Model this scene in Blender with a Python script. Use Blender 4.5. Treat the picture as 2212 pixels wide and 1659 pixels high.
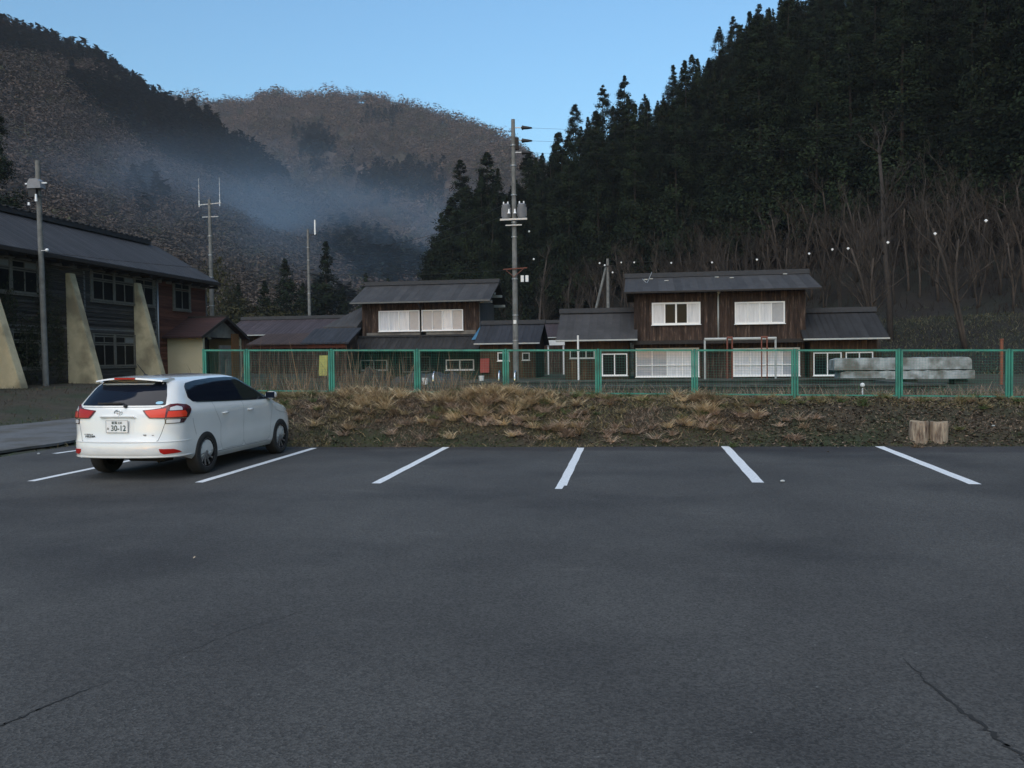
import bpy, bmesh, math, random
import numpy as np
from mathutils import Vector, Matrix, noise as mnoise
from mathutils.bvhtree import BVHTree
from mathutils.geometry import delaunay_2d_cdt
R_ = math.radians
scene = bpy.context.scene
for o in list(bpy.data.objects): bpy.data.objects.remove(o)

# ------------------------------------------------------------------ camera, light, exposure
CAMH, FPX = 1.65, 1815.0           # focal length in pixels of a 2212 x 1659 view
cam_d = bpy.data.cameras.new('camera'); cam = bpy.data.objects.new('camera', cam_d)
scene.collection.objects.link(cam)
cam_d.sensor_width = 36; cam_d.lens = 36 * FPX / 2212
cam_d.clip_start = 0.1; cam_d.clip_end = 8000
camM = Matrix.Rotation(R_(8.9), 3, 'Z') @ Matrix.Rotation(R_(90 - 1.75), 3, 'X') @ Matrix.Rotation(R_(-0.7), 3, 'Z')
cam.matrix_world = Matrix.Translation((0, 0, CAMH)) @ camM.to_4x4()
scene.camera = cam

world = bpy.data.worlds.new('World'); scene.world = world; world.use_nodes = True
wn = world.node_tree; bg = wn.nodes['Background']
sky = wn.nodes.new('ShaderNodeTexSky'); sky.sky_type = 'NISHITA'; sky.sun_disc = False
SUN_EL, SUN_ROT = 3.0, 190.0
sky.sun_elevation = R_(SUN_EL); sky.sun_rotation = R_(SUN_ROT)
sky.altitude = 300; sky.air_density = 1.0; sky.dust_density = 0.3; sky.ozone_density = 2.6
wn.links.new(sky.outputs[0], bg.inputs[0]); bg.inputs[1].default_value = 0.135
soft_fill_d = bpy.data.lights.new('soft_fill', 'SUN'); soft_fill = bpy.data.objects.new('soft_fill', soft_fill_d)
scene.collection.objects.link(soft_fill)
soft_fill_d.energy = 0.70; soft_fill_d.angle = R_(70); soft_fill_d.color = (1.0, 0.955, 0.90)  # added wide fill from high behind the camera, brightens the ground
sdir = Vector((math.sin(R_(SUN_ROT)) * math.cos(R_(50)), math.cos(R_(SUN_ROT)) * math.cos(R_(50)), math.sin(R_(50))))
soft_fill.rotation_euler = sdir.to_track_quat('Z', 'Y').to_euler()
scene.view_settings.view_transform = 'Standard'; scene.view_settings.look = 'None'
scene.view_settings.exposure = 2.0; scene.view_settings.gamma = 1

def px(x, y, Y):
    "world point on the plane Y = const seen at view pixel x, y (survey helper)"
    d = camM @ Vector((x - 1106, 829.5 - y, -FPX)); t = Y / d.y
    return Vector((d.x * t, Y, CAMH + d.z * t))
camI = camM.transposed()
def to_px(P):
    "numpy (n,3) world points to view pixels"
    q = (np.asarray(P) - np.array([0, 0, CAMH])) @ np.array(camM)
    return np.stack([1106 - FPX * q[:, 0] / q[:, 2], 829.5 + FPX * q[:, 1] / q[:, 2]], 1)

# ------------------------------------------------------------------ helpers
COL = scene.collection
def tag(o, label=None, cat=None, group=None, kind=None):
    if label: o['label'] = label
    if cat: o['category'] = cat
    if group: o['group'] = group
    if kind: o['kind'] = kind
    return o
def empty(name, loc, label, cat, group=None):
    o = bpy.data.objects.new(name, None); COL.objects.link(o); o.location = loc
    o.empty_display_size = 0.2
    return tag(o, label, cat, group)
def wloc(o):
    v = Vector(o.location)
    while o.parent: o = o.parent; v += Vector(o.location)
    return v
def link(name, me, parent=None):
    o = bpy.data.objects.new(name, me); COL.objects.link(o)
    if parent:
        me.transform(Matrix.Translation(-wloc(parent))); o.parent = parent
    return o

def perp(d):
    a = Vector((0, 0, 1)) if abs(d.z) < 0.9 else Vector((1, 0, 0))
    u = d.cross(a).normalized(); return u, d.cross(u).normalized()
class MB:
    def __init__(s): s.v = []; s.f = []; s.m = []; s.c = []; s.cur = 0
    def add(s, vs, fs):
        b = len(s.v); s.v += [tuple(p) for p in vs]
        for f in fs: s.f.append(tuple(b + i for i in f)); s.m.append(s.cur)
    def box(s, x0, x1, y0, y1, z0, z1):
        s.add([(x, y, z) for x in (x0, x1) for y in (y0, y1) for z in (z0, z1)],
              [(0, 1, 3, 2), (4, 6, 7, 5), (0, 4, 5, 1), (2, 3, 7, 6), (0, 2, 6, 4), (1, 5, 7, 3)])
        return s
    def bar(s, p0, p1, w, h):
        p0, p1 = Vector(p0), Vector(p1); d = (p1 - p0).normalized(); u, v = perp(d)
        s.add([p + u * a * w / 2 + v * b * h / 2 for p in (p0, p1) for a, b in ((-1, -1), (1, -1), (1, 1), (-1, 1))],
              [(3, 2, 1, 0), (4, 5, 6, 7), (0, 1, 5, 4), (1, 2, 6, 5), (2, 3, 7, 6), (3, 0, 4, 7)])
        return s
    def tube(s, p0, p1, r0, r1=None, n=10, cap=True):
        r1 = r0 if r1 is None else r1
        p0, p1 = Vector(p0), Vector(p1); d = (p1 - p0).normalized(); u, v = perp(d)
        vs = []
        for p, r in ((p0, r0), (p1, r1)):
            for k in range(n):
                a = 2 * math.pi * k / n; vs.append(p + u * math.cos(a) * r + v * math.sin(a) * r)
        fs = [(k, (k + 1) % n, n + (k + 1) % n, n + k) for k in range(n)]
        if cap: fs += [tuple(range(n - 1, -1, -1)), tuple(range(n, 2 * n))]
        s.add(vs, fs); return s
    def path(s, pts, rs, n=6):
        pts = [Vector(p) for p in pts]
        if not hasattr(rs, '__len__'): rs = [rs] * len(pts)
        vs = []; u = None
        for i, p in enumerate(pts):
            d = (pts[min(i + 1, len(pts) - 1)] - pts[max(i - 1, 0)]).normalized()
            if u is None: u, v = perp(d)
            else: u = (u - d * u.dot(d)).normalized(); v = d.cross(u)
            for k in range(n):
                a = 2 * math.pi * k / n; vs.append(p + u * math.cos(a) * rs[i] + v * math.sin(a) * rs[i])
        fs = [(i * n + k, i * n + (k + 1) % n, (i + 1) * n + (k + 1) % n, (i + 1) * n + k) for i in range(len(pts) - 1) for k in range(n)]
        fs += [tuple(range(n - 1, -1, -1)), tuple(range((len(pts) - 1) * n, len(pts) * n))]
        s.add(vs, fs); return s
    def lathe(s, o, ax, prof, n=24, closed=False):
        o, ax = Vector(o), Vector(ax).normalized(); u, v = perp(ax); vs = []
        for r, h in prof:
            for k in range(n):
                a = 2 * math.pi * k / n; vs.append(o + ax * h + (u * math.cos(a) + v * math.sin(a)) * r)
        m = len(prof); fs = []
        for i in range(m if closed else m - 1):
            for k in range(n):
                j = (i + 1) % m
                fs.append((i * n + k, i * n + (k + 1) % n, j * n + (k + 1) % n, j * n + k))
        s.add(vs, fs); return s
    def prism(s, poly, d):
        "poly: list of 3-d points, extruded by vector d"
        d = Vector(d); n = len(poly); a = [Vector(p) for p in poly]; b = [p + d for p in a]
        s.add(a + b, [tuple(range(n)), tuple(range(2 * n - 1, n - 1, -1))] + [(k, n + k, n + (k + 1) % n, (k + 1) % n) for k in range(n)])
        return s
    def ball(s, c, r, n=10, sc=(1, 1, 1)):
        vs = []; c = Vector(c)
        for i in range(n // 2 + 1):
            t = math.pi * i / (n // 2)
            for k in range(n):
                a = 2 * math.pi * k / n
                vs.append(c + Vector((math.sin(t) * math.cos(a) * r * sc[0], math.sin(t) * math.sin(a) * r * sc[1], math.cos(t) * r * sc[2])))
        s.add(vs, [(i * n + k, (i + 1) * n + k, (i + 1) * n + (k + 1) % n, i * n + (k + 1) % n) for i in range(n // 2) for k in range(n)])
        return s
    def mesh(s, name, mats, smooth=False, fix=True):
        me = bpy.data.meshes.new(name); me.from_pydata(s.v, [], s.f)
        for m in (mats if isinstance(mats, (list, tuple)) else [mats]): me.materials.append(m)
        me.polygons.foreach_set('material_index', s.m)
        if fix:
            bm = bmesh.new(); bm.from_mesh(me); bmesh.ops.recalc_face_normals(bm, faces=bm.faces); bm.to_mesh(me); bm.free()
        if smooth: me.shade_smooth() if smooth is True else me.set_sharp_from_angle(angle=R_(smooth))
        if smooth and smooth is not True:
            me.polygons.foreach_set('use_smooth', [True] * len(me.polygons))
        me.update(); return me
    def build(s, name, mats, parent=None, smooth=False, fix=True):
        return link(name, s.mesh(name, mats, smooth, fix), parent)

def np_mesh(name, V, F, mat, C=None, smooth=False):
    "V (n,3) float, F (m,k) int, C (n,3) per-vertex colour"
    me = bpy.data.meshes.new(name); k = F.shape[1]
    me.vertices.add(len(V)); me.vertices.foreach_set('co', np.ascontiguousarray(V, dtype=np.float32).ravel())
    me.loops.add(F.size); me.loops.foreach_set('vertex_index', np.ascontiguousarray(F, dtype=np.int32).ravel())
    me.polygons.add(len(F)); me.polygons.foreach_set('loop_start', np.arange(0, F.size, k, dtype=np.int32))
    me.polygons.foreach_set('loop_total', np.full(len(F), k, dtype=np.int32))
    if smooth: me.polygons.foreach_set('use_smooth', np.ones(len(F), dtype=bool))
    me.materials.append(mat)
    if C is not None:
        at = me.color_attributes.new('tone', 'FLOAT_COLOR', 'POINT')
        at.data.foreach_set('color', np.concatenate([C, np.ones((len(C), 1))], 1).astype(np.float32).ravel())
    me.update(calc_edges=True); return me

# value noise
def vn(x, y, seed=0):
    x = np.asarray(x, float); y = np.asarray(y, float)
    xi = np.floor(x).astype(np.int64); yi = np.floor(y).astype(np.int64); fx = x - xi; fy = y - yi
    def h(a, b):
        n = (a * 374761393 + b * 668265263 + seed * 974634777) & 0xffffffff
        n = ((n ^ (n >> 13)) * 1274126177) & 0xffffffff
        return ((n ^ (n >> 16)) & 0xffff) / 65535.0
    sx = fx * fx * (3 - 2 * fx); sy = fy * fy * (3 - 2 * fy)
    return (h(xi, yi) * (1 - sx) + h(xi + 1, yi) * sx) * (1 - sy) + (h(xi, yi + 1) * (1 - sx) + h(xi + 1, yi + 1) * sx) * sy
def fbm(x, y, o=4, seed=0):
    s = 0; a = .5; f = 1
    for i in range(o): s = s + a * (vn(x * f, y * f, seed + i) - .5); a *= .5; f *= 2.03
    return s
def sst(a, b, x):
    t = np.clip((np.asarray(x, float) - a) / (b - a), 0, 1); return t * t * (3 - 2 * t)

# ------------------------------------------------------------------ materials
def mat(name, col, rough=.8, var=None, scale=4, stretch=(1, 1, 1), bump=0, metallic=0, spec=None, coat=0, attr=False, rand=0, detail=6, var2=None, scale2=.5, bscale=None):
    m = bpy.data.materials.new(name); m.use_nodes = True; n = m.node_tree; P = n.nodes['Principled BSDF']
    P.inputs['Roughness'].default_value = rough; P.inputs['Metallic'].default_value = metallic
    if spec is not None: P.inputs['Specular IOR Level'].default_value = spec
    if coat: P.inputs['Coat Weight'].default_value = coat; P.inputs['Coat Roughness'].default_value = .03
    tc = n.nodes.new('ShaderNodeNewGeometry'); mp = n.nodes.new('ShaderNodeMapping'); mp.inputs['Scale'].default_value = stretch
    n.links.new(tc.outputs['Position'], mp.inputs['Vector'])
    out = None
    if attr:
        a = n.nodes.new('ShaderNodeAttribute'); a.attribute_name = 'tone'; out = a.outputs['Color']
    if var is not None:
        nz = n.nodes.new('ShaderNodeTexNoise'); nz.inputs['Scale'].default_value = scale; nz.inputs['Detail'].default_value = detail; nz.inputs['Roughness'].default_value = .65
        n.links.new(mp.outputs[0], nz.inputs['Vector'])
        r = n.nodes.new('ShaderNodeValToRGB'); r.color_ramp.elements[0].position = .32; r.color_ramp.elements[1].position = .68
        r.color_ramp.elements[0].color = (*col, 1); r.color_ramp.elements[1].color = (*var, 1)
        n.links.new(nz.outputs[0], r.inputs[0]); out = r.outputs[0]
        if var2 is not None:
            nz2 = n.nodes.new('ShaderNodeTexNoise'); nz2.inputs['Scale'].default_value = scale2; nz2.inputs['Detail'].default_value = 5
            n.links.new(tc.outputs['Position'], nz2.inputs['Vector'])
            r2 = n.nodes.new('ShaderNodeValToRGB'); r2.color_ramp.elements[0].position = .45; r2.color_ramp.elements[1].position = .62
            n.links.new(nz2.outputs[0], r2.inputs[0])
            mx = n.nodes.new('ShaderNodeMix'); mx.data_type = 'RGBA'; mx.inputs[7].default_value = (*var2, 1)
            n.links.new(r2.outputs[0], mx.inputs[0]); n.links.new(out, mx.inputs[6]); out = mx.outputs[2]
    if rand:
        oi = n.nodes.new('ShaderNodeObjectInfo'); mr = n.nodes.new('ShaderNodeMapRange'); mr.inputs[3].default_value = 1 - rand; mr.inputs[4].default_value = 1 + rand
        n.links.new(oi.outputs['Random'], mr.inputs[0]); mx = n.nodes.new('ShaderNodeVectorMath'); mx.operation = 'SCALE'
        if out is None:
            rgb = n.nodes.new('ShaderNodeRGB'); rgb.outputs[0].default_value = (*col, 1); out = rgb.outputs[0]
        n.links.new(out, mx.inputs[0]); n.links.new(mr.outputs[0], mx.inputs['Scale']); out = mx.outputs[0]
    if out is not None: n.links.new(out, P.inputs['Base Color'])
    else: P.inputs['Base Color'].default_value = (*col, 1)
    if bump:
        nb = n.nodes.new('ShaderNodeTexNoise'); nb.inputs['Scale'].default_value = bscale or scale * 3; nb.inputs['Detail'].default_value = 5
        n.links.new(mp.outputs[0], nb.inputs['Vector'])
        b = n.nodes.new('ShaderNodeBump'); b.inputs['Strength'].default_value = bump; b.inputs['Distance'].default_value = .03
        n.links.new(nb.outputs[0], b.inputs['Height']); n.links.new(b.outputs[0], P.inputs['Normal'])
    return m

def plank_mat(name, c0, c1, c2, axis, width, gap=.08, rough=.85, var_scale=1.2, bumpd=.02):
    "boards laid side by side along one world axis, each with its own tone and weathering"
    m = bpy.data.materials.new(name); m.use_nodes = True; n = m.node_tree; P = n.nodes['Principled BSDF']; L = n.links.new
    P.inputs['Roughness'].default_value = rough; P.inputs['Specular IOR Level'].default_value = .25
    g = n.nodes.new('ShaderNodeNewGeometry'); sp = n.nodes.new('ShaderNodeSeparateXYZ'); L(g.outputs['Position'], sp.inputs[0])
    dv = n.nodes.new('ShaderNodeMath'); dv.operation = 'DIVIDE'; L(sp.outputs[axis], dv.inputs[0]); dv.inputs[1].default_value = width
    fl = n.nodes.new('ShaderNodeMath'); fl.operation = 'FLOOR'; L(dv.outputs[0], fl.inputs[0])
    fr = n.nodes.new('ShaderNodeMath'); fr.operation = 'FRACT'; L(dv.outputs[0], fr.inputs[0])
    wn_ = n.nodes.new('ShaderNodeTexWhiteNoise'); wn_.noise_dimensions = '1D'; L(fl.outputs[0], wn_.inputs['W'])
    mp = n.nodes.new('ShaderNodeMapping'); L(g.outputs['Position'], mp.inputs['Vector'])
    mp.inputs['Scale'].default_value = (5, 5, .6) if axis != 2 else (.5, .5, 5)
    ad = n.nodes.new('ShaderNodeVectorMath'); ad.operation = 'ADD'; L(mp.outputs[0], ad.inputs[0])
    cb = n.nodes.new('ShaderNodeCombineXYZ'); L(wn_.outputs[0], cb.inputs[2 if axis != 2 else 0])
    sc = n.nodes.new('ShaderNodeVectorMath'); sc.operation = 'SCALE'; sc.inputs['Scale'].default_value = 9; L(cb.outputs[0], sc.inputs[0]); L(sc.outputs[0], ad.inputs[1])
    nz = n.nodes.new('ShaderNodeTexNoise'); nz.inputs['Scale'].default_value = var_scale; nz.inputs['Detail'].default_value = 7; nz.inputs['Roughness'].default_value = .7; L(ad.outputs[0], nz.inputs['Vector'])
    r = n.nodes.new('ShaderNodeValToRGB'); e = r.color_ramp.elements; e[0].position = .3; e[0].color = (*c0, 1); e[1].position = .55; e[1].color = (*c1, 1)
    e2 = e.new(.74); e2.color = (*c2, 1); L(nz.outputs[0], r.inputs[0])
    tone = n.nodes.new('ShaderNodeMapRange'); tone.inputs[3].default_value = .6; tone.inputs[4].default_value = 1.35; L(wn_.outputs[0], tone.inputs[0])
    ml = n.nodes.new('ShaderNodeVectorMath'); ml.operation = 'SCALE'; L(r.outputs[0], ml.inputs[0]); L(tone.outputs[0], ml.inputs['Scale'])
    L(ml.outputs[0], P.inputs['Base Color'])
    rp = n.nodes.new('ShaderNodeValToRGB'); q = rp.color_ramp.elements; q[0].position = 0; q[0].color = (0, 0, 0, 1); q[1].position = gap; q[1].color = (1, 1, 1, 1)
    if axis == 2: q[1].position = 1.0; q[1].color = (.35, .35, .35, 1); q3 = q.new(gap); q3.color = (1, 1, 1, 1)
    L(fr.outputs[0], rp.inputs[0])
    b = n.nodes.new('ShaderNodeBump'); b.inputs['Distance'].default_value = bumpd; b.inputs['Strength'].default_value = 1; L(rp.outputs[0], b.inputs['Height']); L(b.outputs[0], P.inputs['Normal'])
    return m

def ribbed_mat(name, c0, c1, width, axis=0, rough=.75, scale=.8, spec=.2, rows=0):
    m = plank_mat(name, c0, tuple((a + b) / 2 for a, b in zip(c0, c1)), c1, axis, width, gap=.35, rough=rough, var_scale=scale, bumpd=.04)
    m.node_tree.nodes['Principled BSDF'].inputs['Specular IOR Level'].default_value = spec
    for nd in m.node_tree.nodes:
        if nd.type == 'MAP_RANGE': nd.inputs[3].default_value = .85; nd.inputs[4].default_value = 1.15
        if nd.type == 'MAPPING': nd.inputs['Scale'].default_value = (1.2, 1.2, 1.2)
    return m

M = {}
M['line'] = mat('line_paint', (.84, .86, .87), .6, var=(.60, .62, .64), scale=26, bump=.2, bscale=90)
M['ground'] = mat('ground_soil', (.030, .024, .016), .95, var=(.055, .045, .028), scale=3, bump=1, bscale=14, var2=(.022, .032, .013), scale2=.55)
M['road'] = mat('gravel_road', (.10, .105, .11), .9, var=(.14, .145, .15), scale=7, bump=.6, bscale=50, var2=(.085, .08, .07), scale2=.8)
M['blade'] = mat('grass_blade', (.2, .15, .08), .8, attr=True, spec=.2)
M['leafy'] = mat('leaf_litter', (.05, .04, .03), .9, attr=True, spec=.2)
M['green'] = mat('green_paint', (.025, .19, .135), .5, var=(.035, .235, .17), scale=5, var2=(.025, .14, .105), scale2=3)
M['wood'] = plank_mat('weathered_planks', (.014, .009, .007), (.058, .036, .026), (.24, .17, .13), 0, .17, var_scale=1.6, gap=.14)
M['wood_warm'] = plank_mat('warm_planks', (.022, .013, .008), (.06, .034, .018), (.16, .10, .055), 0, .3)
M['clap'] = plank_mat('clapboard', (.032, .029, .029), (.062, .056, .050), (.13, .112, .078), 2, .19, gap=.12, bumpd=.02)
M['redclap'] = plank_mat('red_clapboard', (.07, .028, .018), (.12, .045, .028), (.15, .07, .045), 2, .14, gap=.12, bumpd=.03)
M['darkgreenwall'] = plank_mat('green_dark_wall', (.012, .018, .013), (.024, .032, .024), (.06, .06, .045), 0, .4)
M['greywall'] = mat('grey_plaster', (.07, .065, .06), .9, var=(.12, .11, .10), scale=1.5, bump=.3)
M['stain'] = mat('stained_plaster', (.08, .07, .06), .9, var=(.22, .20, .17), scale=1.2)
M['cream'] = mat('cream_plaster', (.60, .51, .33), .9, var=(.46, .39, .25), scale=1.6, bump=.4, bscale=20, var2=(.27, .23, .15), scale2=.9)
M['creamy'] = mat('porch_plaster', (.56, .49, .33), .9, var=(.47, .41, .27), scale=.7, bump=.2, bscale=20)
M['trim'] = mat('grey_timber', (.10, .10, .095), .8, var=(.15, .15, .14), scale=5)
M['roof'] = ribbed_mat('school_roof', (.036, .036, .040), (.058, .058, .063), .33, axis=1)
M['roof_x'] = ribbed_mat('metal_roof', (.040, .039, .040), (.072, .070, .071), .42)
M['roof_dark'] = ribbed_mat('dark_roof', (.022, .022, .023), (.042, .042, .044), .3)
M['roof_blue'] = ribbed_mat('blue_tile_roof', (.026, .028, .034), (.044, .047, .055), .28)
M['maroon'] = ribbed_mat('maroon_roof', (.042, .033, .037), (.068, .054, .060), .3)
M['porchroof'] = ribbed_mat('porch_roof', (.040, .022, .021), (.066, .036, .034), .35, axis=1)
M['rustroof'] = ribbed_mat('rust_roof', (.042, .026, .021), (.064, .043, .036), .25)
M['ridge'] = mat('ridge_tiles', (.016, .016, .017), .8, var=(.028, .028, .03), scale=6, bump=.6)
M['dark'] = mat('dark_timber', (.016, .013, .011), .9, var=(.03, .024, .02), scale=6)
M['wframe'] = mat('white_aluminium', (.80, .79, .77), .4)
M['gframe'] = mat('pale_grey_frame', (.42, .43, .41), .5, var=(.32, .33, .31), scale=6)
M['oframe'] = mat('old_window_frame', (.10, .092, .076), .8, var=(.155, .145, .12), scale=6)
M['curtain'] = mat('curtained_glass', (.70, .70, .71), .35, var=(.48, .49, .52), scale=2.6, coat=.3, stretch=(4, 1, .4))  # upright darker streaks put the shade of curtain folds into the colour
M['curtain2'] = mat('frosted_glass', (.36, .37, .40), .3, coat=.3, var=(.30, .31, .34), scale=4)
M['glass'] = mat('dark_glass', (.010, .012, .013), .10, spec=.10)
M['oldglass'] = mat('old_dark_glass', (.006, .007, .007), .4, spec=.12)
M['concrete'] = mat('pole_concrete', (.105, .107, .10), .85, var=(.20, .20, .19), scale=3, bump=.3, bscale=30)
M['oldconc'] = mat('stained_concrete', (.040, .041, .036), .9, var=(.08, .08, .07), scale=3, bump=.6, var2=(.022, .022, .018), scale2=.7)
M['slab'] = mat('peeling_slab', (.22, .24, .24), .9, var=(.42, .45, .46), scale=2.4, bump=.7, var2=(.13, .125, .11), scale2=1.5)
M['steel'] = mat('galvanised_steel', (.35, .36, .37), .4, metallic=.6)
M['chrome'] = mat('chrome', (.75, .76, .78), .12, metallic=1)
M['porcelain'] = mat('white_porcelain', (.85, .85, .84), .2)
M['tcan'] = mat('transformer_paint', (.22, .225, .24), .5, var=(.18, .185, .20), scale=5)
M['rust'] = mat('rusty_steel', (.20, .06, .035), .8, var=(.13, .045, .03), scale=9)
M['orange'] = mat('orange_rust', (.24, .08, .035), .8, var=(.16, .06, .04), scale=8)
M['cable'] = mat('black_cable', (.015, .015, .016), .6)
M['bark'] = mat('cedar_bark', (.016, .011, .008), .9, var=(.030, .022, .017), scale=3, stretch=(4, 4, .5), rand=.25)
M['greybark'] = mat('grey_bark', (.022, .016, .012), .9, var=(.055, .042, .032), scale=2.5, stretch=(3, 3, .7), rand=.35)
M['cedar'] = mat('cedar_foliage', (.020, .030, .017), .9, attr=True, spec=.15, rand=.22)
M['far'] = mat('far_foliage', (.03, .03, .03), .95, attr=True, spec=.1)
M['hill'] = mat('hill_floor', (.085, .062, .052), .95, var=(.105, .078, .064), scale=.12, var2=(.060, .055, .040), scale2=.02)
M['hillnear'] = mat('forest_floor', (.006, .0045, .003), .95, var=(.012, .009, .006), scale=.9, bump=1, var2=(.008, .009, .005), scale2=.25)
M['stumpside'] = mat('split_bark', (.42, .34, .25), .9, var=(.07, .04, .028), scale=6, stretch=(3, 3, .5), bump=.8)
M['stumptop'] = mat('cut_wood', (.35, .27, .18), .9, var=(.22, .16, .10), scale=20)
M['redboard'] = mat('red_board', (.27, .035, .022), .7, var=(.20, .03, .02), scale=4)
M['yellow'] = mat('yellow_board', (.36, .36, .10), .8, var=(.26, .26, .08), scale=6)
M['brownboard'] = mat('orange_brown_board', (.20, .085, .025), .8, var=(.15, .065, .02), scale=4)
M['blue'] = mat('blue_sheet', (.03, .16, .30), .6, var=(.025, .11, .2), scale=5)
M['tarp'] = mat('black_tarp', (.018, .02, .024), .6, var=(.03, .033, .038), scale=4, bump=.6)
M['water'] = mat('murky_water', (.012, .018, .015), .08, spec=.5)
M['white'] = mat('white_paint', (.74, .74, .72), .5, var=(.66, .66, .64), scale=8)

def asphalt():
    m = bpy.data.materials.new('asphalt'); m.use_nodes = True; n = m.node_tree; P = n.nodes['Principled BSDF']; L = n.links.new
    g = n.nodes.new('ShaderNodeNewGeometry')
    def nz(s, d, r=.6, st=None):
        t = n.nodes.new('ShaderNodeTexNoise'); t.inputs['Scale'].default_value = s; t.inputs['Detail'].default_value = d; t.inputs['Roughness'].default_value = r
        if st:
            mp = n.nodes.new('ShaderNodeMapping'); mp.inputs['Scale'].default_value = st; L(g.outputs['Position'], mp.inputs['Vector']); L(mp.outputs[0], t.inputs['Vector'])
        else: L(g.outputs['Position'], t.inputs['Vector'])
        return t.outputs[0]
    def ramp(i, a, b, c0, c1):
        r = n.nodes.new('ShaderNodeValToRGB'); r.color_ramp.elements[0].position = a; r.color_ramp.elements[1].position = b
        r.color_ramp.elements[0].color = (*c0, 1); r.color_ramp.elements[1].color = (*c1, 1); L(i, r.inputs[0]); return r.outputs[0]
    def mix(f, a, b, mode='MIX'):
        x = n.nodes.new('ShaderNodeMix'); x.data_type = 'RGBA'; x.blend_type = mode
        if isinstance(f, float): x.inputs[0].default_value = f
        else: L(f, x.inputs[0])
        L(a, x.inputs[6]); L(b, x.inputs[7]); return x.outputs[2]
    base = ramp(nz(.45, 6, .6, (1, .7, 1)), .35, .68, (.050, .048, .046), (.078, .076, .072))
    damp = ramp(nz(.28, 4, .5, (.9, 1.4, 1)), .5, .66, (1, 1, 1), (.62, .62, .64))
    base = mix(1.0, base, damp, 'MULTIPLY')
    pale = ramp(nz(1.1, 5, .6, (.6, 2.2, 1)), .62, .76, (1, 1, 1), (1.35, 1.35, 1.34)); base = mix(1.0, base, pale, 'MULTIPLY')
    vor = n.nodes.new('ShaderNodeTexVoronoi'); vor.inputs['Scale'].default_value = 85; L(g.outputs['Position'], vor.inputs['Vector'])
    sepc = n.nodes.new('ShaderNodeSeparateColor'); L(vor.outputs['Color'], sepc.inputs[0])
    st = ramp(sepc.outputs[0], .0, 1.0, (.6, .6, .6), (1.4, 1.4, 1.4)); base = mix(1.0, base, st, 'MULTIPLY')
    chips = n.nodes.new('ShaderNodeTexVoronoi'); chips.inputs['Scale'].default_value = 16; L(g.outputs['Position'], chips.inputs['Vector'])
    sc2 = n.nodes.new('ShaderNodeSeparateColor'); L(chips.outputs['Color'], sc2.inputs[0])
    f1 = ramp(chips.outputs['Distance'], .0, .13, (1, 1, 1), (0, 0, 0)); f2 = ramp(sc2.outputs[1], .88, .9, (0, 0, 0), (1, 1, 1))
    fm = n.nodes.new('ShaderNodeMath'); fm.operation = 'MULTIPLY'; L(f1, fm.inputs[0]); L(f2, fm.inputs[1])
    pal = n.nodes.new('ShaderNodeRGB'); pal.outputs[0].default_value = (.20, .20, .19, 1)
    base = mix(fm.outputs[0], base, pal.outputs[0])
    sep = n.nodes.new('ShaderNodeSeparateXYZ'); L(g.outputs['Position'], sep.inputs[0])
    wob = n.nodes.new('ShaderNodeMath'); wob.operation = 'MULTIPLY_ADD'; L(nz(.8, 3), wob.inputs[0]); wob.inputs[1].default_value = 1.1; L(sep.outputs[1], wob.inputs[2])
    edge = ramp(wob.outputs[0], 0, 1, (1, 1, 1), (1, 1, 1)); er = edge.node
    mr = n.nodes.new('ShaderNodeMapRange'); mr.inputs[1].default_value = 15.2; mr.inputs[2].default_value = 15.55; L(wob.outputs[0], mr.inputs[0]); L(mr.outputs[0], er.inputs[0])
    er.color_ramp.elements[1].color = (.66, .63, .66, 1)
    base = mix(1.0, base, edge, 'MULTIPLY')
    L(base, P.inputs['Base Color']); P.inputs['Roughness'].default_value = .82; P.inputs['Specular IOR Level'].default_value = .35
    b = n.nodes.new('ShaderNodeBump'); b.inputs['Strength'].default_value = .55; b.inputs['Distance'].default_value = .006
    L(vor.outputs['Distance'], b.inputs['Height']); L(b.outputs[0], P.inputs['Normal'])
    return m
M['asphalt'] = asphalt()

# ------------------------------------------------------------------ ground
def edgeY(x):      # far edge of the asphalt
    return 15.25 + .05 * np.clip(np.asarray(x, float) + 6, 0, 14)
def G(x, y, rough=True):
    x = np.asarray(x, float); y = np.asarray(y, float)
    z = np.full(np.broadcast(x, y).shape, -.05)
    top = .80 - .0135 * np.clip(x, -11, 9)
    e = edgeY(x)
    bx = sst(-11.1, -9.9, x)
    z = z + bx * (top + .05 - .02) * sst(e + .02, e + 1.75, y) ** .8
    mound = .13 * np.exp(-((x + 5.7) / 1.0) ** 2) + .22 * np.exp(-((x + 2.9) / 1.3) ** 2) + .12 * np.exp(-((x - 1.2) / .8) ** 2)
    z = z + bx * mound * np.exp(-((y - 16.5) / .75) ** 2)
    z = z - bx * (top - .35) * sst(18.5, 20.5, y)
    z = z + (1 - bx) * .36 * sst(20, 34, y)
    z = np.where(y > 19.5, np.maximum(z, .35 * sst(19, 22, y) * bx + .1 * sst(22, 48, y) * bx), z)
    # school slope on the left of the road
    sl = sst(-17.2, -22.5, x) * sst(2, 24, y)
    z = z + sl * (.62 - .2 * sst(20, 34, y))
    if rough:
        rr = np.where((x > -11.2) & (y < e), 0, 1) * np.where((x > -17) & (x < -12) & (y < 60), 0, 1)
        near = np.where((y > 15) & (y < 50), 1, .4)
        z = z + rr * near * (.16 * fbm(x * 1.3, y * 1.3, 4, 3) + .05 * fbm(x * 7, y * 7, 2, 9))
    return z
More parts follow.
